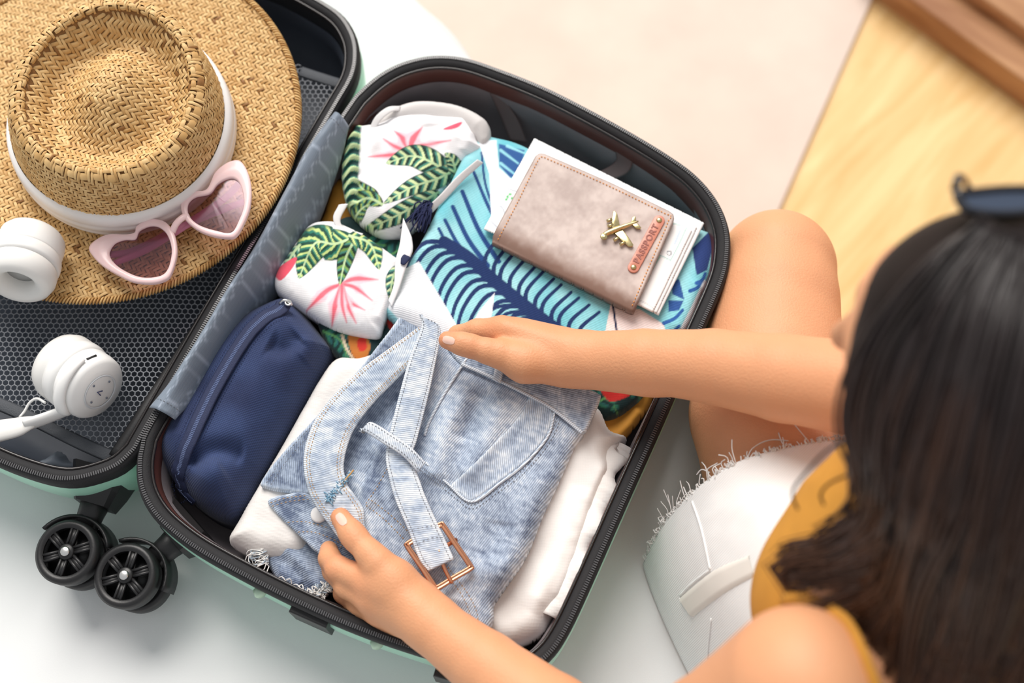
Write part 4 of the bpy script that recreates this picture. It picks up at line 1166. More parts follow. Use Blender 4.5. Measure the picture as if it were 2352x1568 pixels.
# ---------------------------------------------------------------- folded knit and blouse under the jeans
def zknit(x, y): return .060 + .004 * fbm(x * 14, y * 14, 81)
def knitcol(px, py, x, y, d, z): return np.asarray(S((228, 224, 220)))[None] * (1 + .05 * fbm(px / 30, py / 6., 7))[:, None]
panel('white_knit', [(774, 829), (832, 826), (900, 810), (920, 900), (780, 1080), (740, 1210), (690, 1290), (610, 1290), (545, 1262), (528, 1240), (552, 1196), (640, 1046), (728, 890)], zknit, M['white_cloth'], dome=(.02, .024), thick=.02, h=.0016, er=0, colfn=knitcol, extra=lambda x, y, d: .00025 * np.sin((x * .5 + y) * 1400) + .003 * fbm(x * 30, y * 30, 83), label='rolled off-white knit between the navy pouch and the denim shorts', cat='knitwear')
def zblo(x, y):
    return .062 + .006 * fbm(x * 9, y * 9, 91) + ridge(x, y, [(1400, 1040), (1360, 1150), (1330, 1260), (1270, 1400)], .008, .008) + ridge(x, y, [(1340, 1110), (1300, 1250), (1220, 1400)], .005, .010)
def blocol(px, py, x, y, d, z): return np.asarray(S((238, 236, 233)))[None] * np.ones((len(px), 1))
rg9 = np.random.default_rng(9)
redge = [(1440, 1009), (1408, 1048), (1404, 1095), (1374, 1160), (1352, 1235), (1316, 1330), (1276, 1410), (1240, 1465), (1157, 1492)]
panel('white_blouse', redge + [(1115, 1475), (1080, 1440), (1000, 1300), (1100, 1100), (1300, 980), (1370, 940), (1400, 990)], zblo, M['white_cloth'], dome=(.02, .026), thick=.02, h=.0016, er=0, colfn=blocol, extra=lambda x, y, d: .004 * np.exp(-d / .014) * fbm(x * 40 + 9, y * 40, 95) * np.clip(d / .004, 0, 1) + .0022 * fbm(x * 34 + y * 20, y * 20 - x * 9, 93), label='crumpled white crepe blouse with wavy edge along the suitcase rim', cat='blouse')
# its ruffled hem folded back along the edge
blo = [o for o in COL.objects if o.name == 'white_blouse'][0]; zbl = surf_of(blo)
c0 = np.array([drop(a, b, zbl) for a, b in spline([(1425, 1020), (1398, 1065), (1380, 1130), (1350, 1200), (1330, 1270), (1300, 1345), (1262, 1415)], 90)])
c0[:, 2] = np.convolve(np.pad(c0[:, 2], 8, 'edge'), np.ones(17) / 17, 'valid')
T_, N_, B_ = frames(c0); sd_ = np.cross(T_, (0, 0, 1.)); sd_ /= np.linalg.norm(sd_, axis=1)[:, None]
k_ = np.arange(90)
rings = []
for w_, lf in ((-.010, .0012), (-.004, .004), (.002, .0062), (.008, .0052), (.0125, .0026)):
    wv_ = (np.sin(k_ * .33) + .6 * np.sin(k_ * .19 + 1)) * (.5 + w_ / .02)
    rings.append(c0 + sd_ * (-(w_ + .0025 * wv_))[:, None] + np.array([0, 0, 1.]) * (lf + .0016 * wv_)[:, None])
rings = np.array(rings); rings = np.concatenate([rings, rings[::-1] - np.array([0, 0, .0012])])
v, f = loft(rings.transpose(1, 0, 2), closed_v=True, cap=True)
mk('ruffle', v, f, M['white_cloth'], blo, col=np.broadcast_to(np.asarray(S((238, 236, 233))), (len(v), 3)), uv=v[:, :2])

# ---------------------------------------------------------------- denim shorts with belt
dn = empty('denim_shorts', P(1000, 1080, .08), 'light blue washed denim shorts being folded into the suitcase', 'shorts')
def zj(x, y):
    z = .096 + .004 * fbm(x * 9, y * 9, 101)
    z = z + ridge(x, y, [(1080, 900), (1020, 1010), (1000, 1120)], .007, .012) + ridge(x, y, [(1150, 930), (1110, 1040), (1060, 1110)], .006, .011) - ridge(x, y, [(1110, 900), (1060, 1020)], .006, .009)
    z = z + ridge(x, y, [(1190, 1300), (1080, 1330), (1040, 1400)], .006, .016) + ridge(x, y, [(1250, 1080), (1190, 1230), (1130, 1360)], .005, .014)
    z = z - ridge(x, y, [(1130, 1290), (1150, 1200)], .003, .012) + ridge(x, y, [(880, 1000), (830, 1100), (870, 1170)], .004, .010)
    return z
DL, DM, DD = np.asarray(S((222, 229, 236))), np.asarray(S((166, 180, 199))), np.asarray(S((94, 107, 132)))
def ramp(t):
    t = np.clip(t, 0, 1)[:, None]
    return np.where(t < .5, DD + (DM - DD) * (t * 2), DM + (DL - DM) * (t * 2 - 1))
def dcol(base=.55, seed=0, edge=.5, amp=.75, ew=.004):
    def f(px, py, x, y, d, z):
        t = base + .55 * amp * fbm(px / 60., py / 80., seed) + .5 * amp * fbm((px + .4 * py) / 20., (py - .4 * px) / 7., seed + 5) + .3 * fbm(px / 3.2, py / 9., seed + 9)
        t = t + edge * np.exp(-d / ew * 1.5) - .18 * np.exp(-((d - .0075) / .004) ** 2)
        return ramp(t)
    return f
def dtone(base=.7, seed=0, edge=.35):
    def f(x, y, e):
        t = base + .3 * fbm(x * 60, y * 60, seed) + .45 * fbm(x * 110, y * 260, seed + 3) + .25 * fbm(x * 500, y * 700, seed + 4) + edge * np.exp(-e / .0022)
        return ramp(t)
    return f
lay = lambda k: (lambda x, y: zj(x, y) + k)
JB = [(1000, 775), (1061, 833), (1134, 864), (1211, 902), (1268, 933), (1339, 990), (1320, 1026), (1285, 1105), (1249, 1180), (1207, 1280), (1150, 1365), (1134, 1392), (1133, 1425), (1115, 1466), (1080, 1478), (1030, 1450), (960, 1390), (880, 1300), (790, 1230), (820, 1150), (880, 1000), (950, 870)]
panel('seat_panel', JB, zj, M['denim'], dn, dome=(.012, .010), thick=.012, h=.0013, er=0, colfn=dcol(.50, 11, .3, .7), theta=.25, label='faded denim seat of the shorts')
panel('front_panel', [(985, 765), (930, 820), (800, 930), (725, 1030), (720, 1100), (760, 1190), (850, 1290), (940, 1330), (1000, 1250), (990, 1000), (1040, 840)], lay(.0035), M['denim'], dn, er=.003, thick=.010, h=.0014, colfn=dcol(.42, 19, .2, .8), theta=.3)
zt = lay(.010)
panel('pocket', [(1218, 906), (1246, 924), (1272, 944), (1256, 1000), (1206, 1060), (1150, 1104), (1084, 1150), (1056, 1134), (1031, 1116), (1080, 1070), (1150, 1000), (1195, 950)], lay(.0106), M['denim'], dn, er=.0018, thick=.003, h=.0011, colfn=dcol(.60, 14, .3, .6), theta=1.0, label='back pocket')
panel('waistband', [(1020, 780), (1060, 795), (1120, 800), (1220, 835), (1300, 872), (1372, 900), (1379, 915), (1362, 955), (1340, 992), (1300, 962), (1268, 936), (1211, 905), (1134, 867), (1061, 836)], lay(.0115), M['denim'], dn, er=.0025, thick=.006, h=.0012, colfn=dcol(.45, 17, .5, .6), theta=-.4, label='waistband held by the hand')
# inside of the back, left
panel('inner_waist', [(927, 716), (958, 727), (975, 760), (905, 815), (790, 905), (722, 1010), (712, 1068), (722, 1125), (706, 1134), (655, 1128), (612, 1120), (599, 1104), (654, 1032), (732, 948), (828, 841), (892, 760)], lay(-.004), M['denim'], dn, er=.0025, thick=.012, h=.0012, colfn=dcol(.30, 21, .5, .7), theta=.9)
# fly placket with button, frayed leg below
panel('fly_placket', [(614, 1148), (656, 1134), (705, 1130), (735, 1172), (765, 1210), (795, 1240), (848, 1282), (850, 1305), (826, 1312), (790, 1296), (758, 1282), (724, 1264), (686, 1228), (640, 1184)], lay(-.004), M['denim'], dn, er=.0022, thick=.008, h=.0011, colfn=dcol(.26, 24, .55, .8), theta=-.2)
def zleg(x, y): return .066 + .006 * fbm(x * 18, y * 18, 110) + ridge(x, y, [(640, 1240), (690, 1290), (740, 1350)], .008, .007) + ridge(x, y, [(625, 1300), (680, 1340)], .005, .008)
panel('frayed_leg', [(612, 1235), (632, 1216), (680, 1208), (760, 1250), (830, 1300), (900, 1390), (905, 1440), (860, 1450), (790, 1400), (765, 1362), (735, 1376), (700, 1370), (655, 1346), (628, 1318), (611, 1280)], zleg, M['denim'], dn, dome=(.010, .010), thick=.016, h=.0012, er=0, colfn=dcol(.22, 27, .3, .5), theta=-.3, label='rolled leg with frayed hem')
# curved front waistband
jo = [(962, 750, .118), (885, 806, .116), (828, 848, .115), (774, 898, .114), (728, 956, .114), (705, 1009, .114), (697, 1063, .114), (706, 1120, .113), (725, 1162, .112), (751, 1199, .111), (790, 1250, .110), (846, 1300, .108)]
ji = [(985, 800, .118), (931, 852, .117), (895, 888, .117), (866, 917, .117), (832, 958, .117), (806, 1002, .117), (790, 1063, .117), (797, 1109, .116), (815, 1136, .115), (835, 1168, .114), (838, 1200, .113), (850, 1290, .109)]
ribbon('front_waistband', jo, ji, M['denim'], dn, n=150, m=36, thick=.006, crown=.0035, tone=dtone(.66, 31, .3), uvrot=True, label='pale curved front waistband with buttonhole')
# belt: two lengths joined by a twist, passing under a loop
bl = [(962, 722, .124), (968, 750, .124), (943, 814, .123), (920, 894, .122), (897, 986, .120), (886, 1044, .119), (893, 1093, .120), (908, 1147, .122), (937, 1216, .123), (962, 1282, .124), (984, 1312, .1235)]
br = [(985, 735, .124), (1012, 758, .124), (994, 864, .123), (974, 948, .122), (956, 1015, .121), (944, 1050, .120), (958, 1086, .121), (977, 1139, .122), (1008, 1208, .123), (1038, 1272, .124), (1042, 1284, .1235)]
ribbon('belt', bl, br, M['denim'], dn, n=150, m=26, thick=.0036, crown=.0016, tone=dtone(.72, 35, .3), uvrot=True, label='long denim belt')
ll = [(834, 982, .1235), (853, 969, .125), (897, 994, .128), (943, 1026, .129), (978, 1062, .126)]
lr = [(830, 994, .1230), (836, 990, .124), (878, 1017, .127), (924, 1047, .128), (960, 1085, .125)]
ribbon('belt_loop', ll, lr, M['denim'], dn, n=70, m=14, thick=.003, crown=.0012, tone=dtone(.78, 39, .35), uvrot=True)
ribbon('belt_loop', [(1140, 822, .117), (1136, 848, .117), (1131, 872, .116)], [(1158, 828, .117), (1155, 856, .117), (1150, 880, .116)], M['denim'], dn, n=24, m=8, thick=.003, tone=dtone(.6, 41), uvrot=True)
# rose gold buckle
BZ = .121
bkc = [np.array(q, float) for q in ((925, 1249), (1017, 1195), (1092, 1305), (1000, 1360))]
bq = spline([P(*q, BZ) for q in [bkc[0] * .93 + bkc[1] * .07, bkc[0] * .5 + bkc[1] * .5, bkc[0] * .07 + bkc[1] * .93, bkc[1] * .93 + bkc[2] * .07, bkc[1] * .5 + bkc[2] * .5, bkc[1] * .07 + bkc[2] * .93, bkc[2] * .93 + bkc[3] * .07, bkc[2] * .5 + bkc[3] * .5, bkc[2] * .07 + bkc[3] * .93, bkc[3] * .93 + bkc[0] * .07, bkc[3] * .5 + bkc[0] * .5, bkc[3] * .07 + bkc[0] * .93]], 120, closed=True)
q2 = bq[:, :2]
prof = [(0, -.0012), (0, .0012), (.0008, .0020), (.0018, .0014), (.0030, .0014), (.0040, .0020), (.0048, .0012), (.0048, -.0012)]
rings = [np.column_stack([inset(q2, d), bq[:, 2] + z]) for d, z in prof]; rings.append(rings[0])
v, f = loft(np.array(rings), closed_v=True); bko = mk('buckle', v, f, M['gold'], dn, label='square rose gold buckle')
pr0 = P(971, 1277, BZ + .0005); pr1 = P(1052, 1250, BZ + .0005)
v, f = tube([P(963, 1290, BZ - .001), P(1050, 1238, BZ - .001)], .0020, 10); mk('buckle_bar', v, f, M['gold'], bko)
v, f = tube(spline([P(1008, 1262, BZ + .003), P(1018, 1298, BZ + .002), P(1034, 1331, BZ + .0022), P(1040, 1338, BZ + .0022)], 20), .0017, 10); mk('buckle_prong', v, f, M['gold'], bko)
# button
zb = drop(733, 1182, lay(-.003)); v, f = lathe([(.0005, .0042), (.0060, .0040), (.0072, .003), (.0074, .0018), (.005, -.001)], zb, (0, -.1, 1), 28); mk('button', v, f, plain('white_button', S((240, 238, 236)), .35), dn)
# buttonhole fraying
mb = MB(); rgb_ = np.random.default_rng(12)
zw = lambda x, y: np.full_like(x, .1192)
for k in range(150):
    t = rgb_.uniform(0, 1); a = np.array([748 + 58 * t, 1152 - 66 * t]); o = rgb_.normal(0, 1, 2) * (7 * (1 - abs(t - .4)))
    p = P(*(a + o * .3), .1180 - .0012 * (1 - t)); q = P(*(a + o + rgb_.normal(0, 3, 2)), .1184 - .0012 * (1 - t)); m = (p + q) / 2 + (0, 0, .0015)
    mb.add(*tube(spline([p, m, q], 5), .00045, 4), S((118, 160, 186)) if k % 3 else S((206, 220, 230)))
mb.build('buttonhole', colmat('frayed_thread', .9), dn, kind='stuff', label='frayed blue buttonhole')
v, f = tube(spline([P(790, 1105, .1186), P(803, 1090, .1195), P(812, 1079, .119)], 10), .0008, 6); mk('loose_thread', v, f, M['thread'], dn)
# stitching lines
def lines_off(pts, k):
    p = spline(pts, 8 * len(pts)); t = np.gradient(p, axis=0); t /= np.linalg.norm(t, axis=1)[:, None]; n_ = np.stack([-t[:, 1], t[:, 0]], 1)
    return p + n_ * k
def lerp(A_, B_, s_): return [tuple(np.array(a) * (1 - s_) + np.array(b) * s_) for a, b in zip(A_, B_)]
def stitch3(name, lines, mat, step=.0032, r=.00042, lift=.0026):
    mb = MB()
    for ln in lines:
        c = spline([P(*q) for q in ln], step=step) + (0, 0, lift)
        for i in range(len(c) - 1): octa(mb, c[i], c[i] + (c[i + 1] - c[i]) * .68, r)
    return mb.build(name, mat, dn, smooth=False, kind='stuff')
stitch3('stitching', [lerp(jo, ji, .09), lerp(jo, ji, .16), lerp(jo, ji, .84), lerp(jo, ji, .91)], M['thread'], lift=.0034)
stitch3('stitching', [lerp(bl, br, .12), lerp(bl, br, .88)], M['greythread'], lift=.0018)
stitch3('stitching', [lerp(ll, lr, .2), lerp(ll, lr, .8)], M['greythread'], lift=.0014)
stitch3('stitching', [[(937, 1218, .1235), (970, 1212, .1245), (1008, 1206, .1235)], [(951, 1255, .124), (990, 1236, .1245), (1022, 1236, .124)]], M['greythread'], lift=.002)
vee = [(965, 1066), (1015, 1106), (1060, 1142), (1086, 1158), (1130, 1128), (1190, 1085), (1240, 1030), (1268, 985), (1282, 940)]
seat = [o for o in COL.objects if o.name == 'seat_panel'][0]; zs = surf_of(seat)
stitches('stitching', [lines_off(vee, 2), lines_off(vee, 10), [(1063, 840), (1134, 871), (1211, 909), (1268, 941), (1336, 996)]], zs, M['greythread'], dn)['kind'] = 'stuff'
stitches('stitching', [[(960, 1240), (1010, 1300), (1060, 1365), (1082, 1420), (1075, 1455)], [(985, 1245), (1035, 1310), (1080, 1372), (1098, 1420), (1090, 1462)], [(840, 1160), (880, 1190), (930, 1240)], [(852, 1148), (900, 1185), (945, 1228)], [(890, 1075), (865, 1120), (838, 1160)]], zs, M['thread'], dn)['kind'] = 'stuff'
stitches('stitching', [[(620, 1155), (660, 1143), (706, 1138)], [(624, 1163), (662, 1152), (714, 1146)], [(660, 1200), (700, 1198), (755, 1212)], [(684, 1222), (720, 1222), (760, 1236), (790, 1252)], [(762, 1276), (775, 1262), (790, 1250)]], lay(-.0032), M['thread'], dn)['kind'] = 'stuff'
stitches('stitching', [[(612, 1110), (655, 1045), (735, 958), (832, 850), (900, 770), (930, 735)], [(622, 1114), (664, 1052), (742, 966), (840, 858), (908, 780), (940, 745)], [(1066, 828), (1138, 858), (1215, 895), (1275, 928), (1345, 978)]], lay(-.0028), M['greythread'], dn)['kind'] = 'stuff'
# seam welt beside pocket and under the waistband
def welt(pts, zfun, r=.0016, nm='seam'):
    p = spline([drop(a, b, zfun) for a, b in pts], 50); v, f = tube(p, r, 8, flat=.7); 
    return mk(nm, v, f, M['denim'], dn, col=np.broadcast_to(ramp(np.array([.85]))[0], (len(v), 3)), uv=v[:, :2])
welt([(1060, 836), (1134, 868), (1211, 906), (1268, 938), (1338, 994)], lay(.0125))
welt([(978, 1062), (1030, 1112), (1084, 1152), (1150, 1108), (1206, 1064), (1258, 1002), (1274, 946)], lay(.0112), .0011)
welt([(1075, 818), (1020, 905), (985, 970), (975, 1000)], lay(.0112), .0013)
# frayed hems
mb = MB(); rgf = np.random.default_rng(21)
def fray(a, b, dirv, n, ln, z):
    for k in range(n):
        t = rgf.uniform(); p = np.array(a) * (1 - t) + np.array(b) * t
        d = np.array(dirv, float) * ln * rgf.uniform(.4, 1.2)
        sd = rgf.normal(0, .35, 2) * ln
        cu = rgf.normal(0, .55) * ln; pe = np.array([-d[1], d[0]]) / (np.linalg.norm(d) + 1e-9)
        q = [P(*p, z), P(*(p + d * .4 + sd * .2 + pe * cu * .5), z + rgf.uniform(0, .005)), P(*(p + d * .8 + sd * .4 + pe * cu * .6), z + rgf.uniform(-.003, .004)), P(*(p + d * .95 + sd * .5), z - rgf.uniform(0, .005)), P(*(p + d * .8 + sd * .6 - pe * cu * .3), z - rgf.uniform(0, .006))]
        mb.add(*tube(spline(q, 12), .0005, 4), S((232, 231, 228)) if rgf.uniform() > .2 else S((176, 192, 206)))
fray((614, 1250), (618, 1300), (-1, .25), 34, 42, .076)
fray((618, 1240), (640, 1220), (-1, -.3), 8, 40, .080)
fray((650, 1345), (700, 1372), (-.6, -.5), 18, 34, .082)
fray((700, 1370), (765, 1345), (.25, -.35), 90, 26, .082)
fray((720, 1374), (768, 1350), (-.2, .2), 60, 16, .080)
mb.build('frayed_threads', colmat('frayed_white_thread', .9), dn, kind='stuff', label='white threads of the frayed hem')

# ---------------------------------------------------------------- map leaflet and passport cover
def zmap(k): return lambda x, y: .1005 + k + .010 * (x - .2) * .0 + 0 * x
def mapcol(px, py, x, y, d, z):
    c = np.broadcast_to(np.asarray(S((246, 246, 244))), (len(px), 3)).copy()
    for ln, w_, cc in (([(1160, 430), (1180, 438), (1200, 442)], 3, (190, 196, 206)), ([(1130, 470), (1150, 474), (1160, 490)], 3, (186, 194, 206)), ([(1120, 500), (1140, 520), (1150, 530)], 3, (186, 194, 206)),
                       ([(1524, 508), (1550, 514), (1578, 520)], 2.5, (170, 206, 200)), ([(1578, 520), (1560, 560), (1540, 598)], 2.5, (170, 206, 200)), ([(1540, 598), (1525, 590), (1515, 586)], 2.5, (170, 206, 200)), ([(1515, 590), (1495, 625), (1488, 645)], 3, (150, 200, 186)),
                       ([(1562, 530), (1556, 545), (1550, 560)], 5, (206, 220, 236)), ([(1470, 690), (1490, 700), (1505, 712)], 2, (200, 200, 200))):
        c = stroke(c, px, py, ln, w_, w_, cc, soft=1.2)
    r = np.hypot(px - 1537, py - 581); c = blend(c, np.clip(1.6 - np.abs(r - 5), 0, 1), S((120, 126, 136)))
    for q in ((1166, 452), (1172, 446), (1163, 458), (1176, 455)): c = blend(c, np.clip(3.6 - np.hypot(px - q[0], py - q[1]), 0, 1), S((96, 196, 120)))
    return c
mp = empty('folded_map', P(1370, 520, .095), 'folded white paper map sticking out under the passport cover', 'map')
MAPO = [(1227, 318), (1617, 512), (1512, 722), (1112, 520)]
for k, (o, ins_) in enumerate((([(1227, 316), (1618, 511), (1513, 723), (1113, 521)], 0), ([(1224, 330), (1602, 520), (1508, 719), (1112, 523)], 1), ([(1222, 340), (1590, 528), (1500, 716), (1111, 525)], 2))):
    panel('map_leaf', o, zmap(k * .0016), M['paper'], mp, h=.0011, er=.0006, thick=.0013, rounded=False, colfn=mapcol if k == 2 else solid((240, 241, 241)) )
cv = empty('passport_cover', P(1340, 530, .104), 'brown leather passport cover with brass airplane and copper tag', 'passport cover')
def zcov(x, y):
    px, py = PIX(x, y, np.full_like(np.asarray(x, float), .11))
    # spine rounds down along the lower long edge
    e = spline([(1128, 548), (1457, 716)], 6); d, _, _, _, _ = segd(px, py, e)
    return .1122 - .0052 * np.clip(1 - d / 34, 0, 1) ** 2
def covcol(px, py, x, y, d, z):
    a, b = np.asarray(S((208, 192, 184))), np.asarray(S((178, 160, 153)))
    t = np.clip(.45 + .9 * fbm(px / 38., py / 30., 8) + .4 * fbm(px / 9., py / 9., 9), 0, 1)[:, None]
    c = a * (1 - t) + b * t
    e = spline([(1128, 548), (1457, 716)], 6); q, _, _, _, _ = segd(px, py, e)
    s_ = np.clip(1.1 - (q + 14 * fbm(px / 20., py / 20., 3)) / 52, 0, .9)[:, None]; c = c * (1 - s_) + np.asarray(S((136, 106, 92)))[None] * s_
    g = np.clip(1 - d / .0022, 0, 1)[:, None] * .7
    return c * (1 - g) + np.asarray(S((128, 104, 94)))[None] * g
COVO = [(1132, 540), (1225, 366), (1230, 356), (1240, 350), (1250, 351), (1400, 416), (1538, 483), (1547, 490), (1549, 500), (1546, 512), (1463, 700), (1456, 716), (1448, 715), (1300, 640), (1130, 556)]
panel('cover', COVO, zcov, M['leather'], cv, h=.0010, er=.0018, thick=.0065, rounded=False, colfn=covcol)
stitches('stitching', [[(1143, 552), (1190, 462), (1236, 368), (1246, 362), (1262, 367), (1400, 428), (1530, 492), (1537, 502), (1500, 590), (1458, 688), (1450, 706)]], zcov, M['othread'], cv, step=.0034, r=.0007)['kind'] = 'stuff'
# copper tag with raised lettering
T0 = np.array([1455., 614]); T1 = np.array([1514., 506])
zt_ = .1135
A3, B3 = P(*T0, zt_), P(*T1, zt_)
tx = (B3 - A3) / np.linalg.norm(B3 - A3); ty = np.cross((0, 0, 1), tx)
Lt = np.linalg.norm(B3 - A3); hw = .0053
pts = []
for a in np.linspace(math.pi / 2, 3 * math.pi / 2, 12): pts.append(A3 + tx * math.cos(a) * hw + ty * math.sin(a) * hw)
for a in np.linspace(-math.pi / 2, math.pi / 2, 12): pts.append(B3 + tx * math.cos(a) * hw + ty * math.sin(a) * hw)
v, f = prism(np.array(pts)[:, :2], zt_ - .0018, zt_ + .0004, .0005); tg = mk('tag', v, f, M['copper'], cv, label='copper coloured tag reading PASSPORT')
for q in (A3, B3):
    v, f = lathe([(.0005, .0014), (.0018, .0012), (.0026, .0006), (.0028, 0)], q + (0, 0, .0004), (0, 0, 1), 20); mk('rivet', v, f, M['brass'], tg)
fc_ = bpy.data.curves.new('lettering', 'FONT'); fc_.body = 'PASSPORT'; fc_.size = .0084; fc_.align_x = 'CENTER'; fc_.align_y = 'CENTER'; fc_.extrude = .0003; fc_.space_character = 1.18; fc_.offset = .00022
fo = bpy.data.objects.new('lettering_curve', fc_); COL.objects.link(fo)
bpy.context.view_layer.update()
me = bpy.data.meshes.new_from_object(fo.evaluated_get(bpy.context.evaluated_depsgraph_get()))
bpy.data.objects.remove(fo)
lo_ = bpy.data.objects.new('lettering', me); COL.objects.link(lo_); me.materials.append(plain('dark_copper_letters', S((150, 84, 70)), .4))
import mathutils
mid = (A3 + B3) / 2 + (0, 0, .0006) - WLOC[cv]
cxm = (max(v_.co.x for v_ in me.vertices) + min(v_.co.x for v_ in me.vertices)) / 2
me.transform(mathutils.Matrix.Translation((-cxm, 0, 0)))
sx = (Lt - .011) / max(1e-6, max(v_.co.x for v_ in me.vertices) - min(v_.co.x for v_ in me.vertices))
mw = mathutils.Matrix(((tx[0], ty[0], 0, mid[0]), (tx[1], ty[1], 0, mid[1]), (0, 0, 1, mid[2]), (0, 0, 0, 1)))
me.transform(mw @ mathutils.Matrix.Diagonal((sx, 1, 1, 1))); lo_.parent = tg; lo_['label'] = 'raised lettering PASSPORT'; lo_['kind'] = 'stuff'
# brass airplane charm
az = .1150
def ap(px, py, z=az): return P(px, py, z)
air = MB()
v, f = tube(spline([ap(1382, 545), ap(1392, 537), ap(1420, 525), ap(1450, 514), ap(1466, 508)], 24), np.interp(np.linspace(0, 1, 24), [0, .1, .3, .7, 1], [.0012, .0026, .0030, .0022, .0008]), 10)
pl = mk('airplane_charm', v, f, M['brass'], cv, label='brass propeller airplane charm')
def wing(q, nm):
    v, f = prism(np.array([ap(*a)[:2] for a in q]), az - .0014, az + .0006, .0006); mk(nm, v, f, M['brass'], pl)
wing([(1406, 538), (1405, 505), (1408, 486), (1412, 484), (1418, 492), (1426, 528)], 'wing')
wing([(1412, 536), (1430, 528), (1444, 545), (1455, 562), (1452, 567), (1444, 566), (1428, 553)], 'wing')
wing([(1448, 518), (1452, 500), (1457, 496), (1461, 500), (1459, 514)], 'tail_fin'); wing([(1452, 516), (1462, 512), (1473, 522), (1470, 526), (1460, 524)], 'tail_fin')
for a, b in (((1394, 508), (1406, 503)), ((1396, 520), (1408, 515)), ((1410, 552), (1422, 545)), ((1424, 562), (1436, 556))):
    v, f = tube([ap(*a), ap(*b)], [.0017, .0014], 10); mk('engine', v, f, M['brass'], pl)
v, f = lathe([(.0005, .001), (.0016, .001), (.0022, .0004), (.0032, .0006), (.0034, -.0004)], ap(1387, 543, az + .0018), (0, 0, 1), 20); mk('rivet', v, f, M['brass'], pl)
# ---------------------------------------------------------------- the woman packing
from mathutils.bvhtree import BVHTree
woman = empty('person', P(1990, 1420, 0.0), 'person with long dark hair in mustard top and white shorts packing the suitcase', 'person')
PR = []
def cone(a, ra, b, rb, k=.012):
    PR.append((np.asarray(a if len(a) == 3 and isinstance(a, np.ndarray) else P(*a), float), ra, np.asarray(b if isinstance(b, np.ndarray) else P(*b), float), rb, k))
def chain(pts, k=.010):
    for a, b in zip(pts[:-1], pts[1:]): cone(a[:3], a[3], b[:3], b[3], k)
# head frame
nose = P(1919, 766, .425)
fd = np.array([-.86, .36, -.36]); fd /= np.linalg.norm(fd)
hu = np.array([-.36, .05, .92]); hu -= fd * (hu @ fd); hu /= np.linalg.norm(hu)
sv = np.cross(fd, hu)
hcn = nose - fd * .112 + hu * .020
def hp_(f, s, u): return hcn + fd * f + sv * s + hu * u
# torso first, limbs blended on to it
PELV = (2010, 1440, .105); WAIST = (2110, 1410, .215); CHEST = (2190, 1320, .320)
LS = (1845, 1585, .385); RS = (2590, 790, .40)
cone(PELV, .118, WAIST, .098, .03); cone(WAIST, .098, CHEST, .108, .03)
cone(CHEST, .105, (2240, 1230, .355), .085, .03)
cone((2040, 1510, .365), .058, (2480, 960, .385), .060, .03)          # shoulder girdle
neckb = P(2290, 1130, .395)
cone(neckb, .056, hp_(-.03, 0, -.06), .052, .02)
# skull and face
cone(hp_(-.022, 0, .016), .080, hp_(.018, 0, .018), .075, .02)
cone(hp_(.02, 0, -.03), .068, hp_(.05, 0, -.085), .036, .02)
cone(hp_(.06, .022, -.02), .034, hp_(.06, -.022, -.02), .034, .015)
cone(hp_(.075, 0, -.098), .018, hp_(.070, 0, -.102), .018, .012)
cone(hp_(.086, 0, .018), .010, hp_(.104, 0, -.018), .0105, .006)
cone(hp_(.094, .010, -.024), .007, hp_(.094, -.010, -.024), .007, .005)
cone(hp_(.086, .017, -.056), .0065, hp_(.091, 0, -.054), .0075, .003); cone(hp_(.091, 0, -.054), .0075, hp_(.086, -.017, -.056), .0065, .003)
cone(hp_(.084, .014, -.067), .007, hp_(.088, -.0, -.067), .0085, .003); cone(hp_(.088, 0, -.067), .0085, hp_(.084, -.014, -.067), .007, .003)
for s_ in (-1, 1):
    cone(hp_(.074, s_ * .034, .030), .012, hp_(.082, s_ * .015, .028), .012, .008)
    cone(hp_(-.005, s_ * .088, .015), .012, hp_(.002, s_ * .084, -.028), .009, .006)
# right arm and hand (far)
chain([(*RS, .055), (2290, 880, .33, .043), (2020, 900, .255, .039)], .006)
chain([(2020, 900, .255, .0385), (1800, 868, .212, .0362), (1640, 842, .185, .0318), (1480, 828, .160, .0272), (1330, 818, .135, .0222)], .004)
chain([(1500, 850, .158, .022), (1330, 842, .132, .0185)], .010)
chain([(1330, 822, .135, .0215), (1265, 812, .130, .0205)], .012)
A5 = {'i': [(1290, 800, .131, .0185), (1152, 760, .127, .0136), (1096, 758, .118, .0100), (1052, 770, .104, .0090), (1046, 788, .090, .0080)],
      'm': [(1290, 803, .122, .0190), (1172, 764, .115, .0135), (1118, 768, .104, .0102), (1090, 782, .090, .0090), (1095, 800, .078, .0080)],
      'r': [(1290, 812, .114, .0180), (1196, 778, .103, .0130), (1146, 785, .092, .0098), (1120, 798, .080, .0085), (1128, 815, .070, .0078)],
      'p': [(1290, 825, .110, .0160), (1218, 800, .094, .0115), (1176, 806, .084, .0090), (1155, 818, .074, .0080), (1162, 832, .064, .0072)],
      't': [(1288, 840, .130, .0180), (1205, 832, .136, .0170), (1148, 813, .1405, .0128), (1120, 806, .1425, .0113), (1080, 794, .1440, .0104), (1060, 789, .1440, .0101), (1028, 781, .1405, .0082)]}
for kx in 'prmi': chain(A5[kx], .004)
cone((1290, 815, .122), .020, (1200, 790, .118), .020, .012)
chain(A5['t'][:3], .009); chain(A5['t'][2:], .0035)
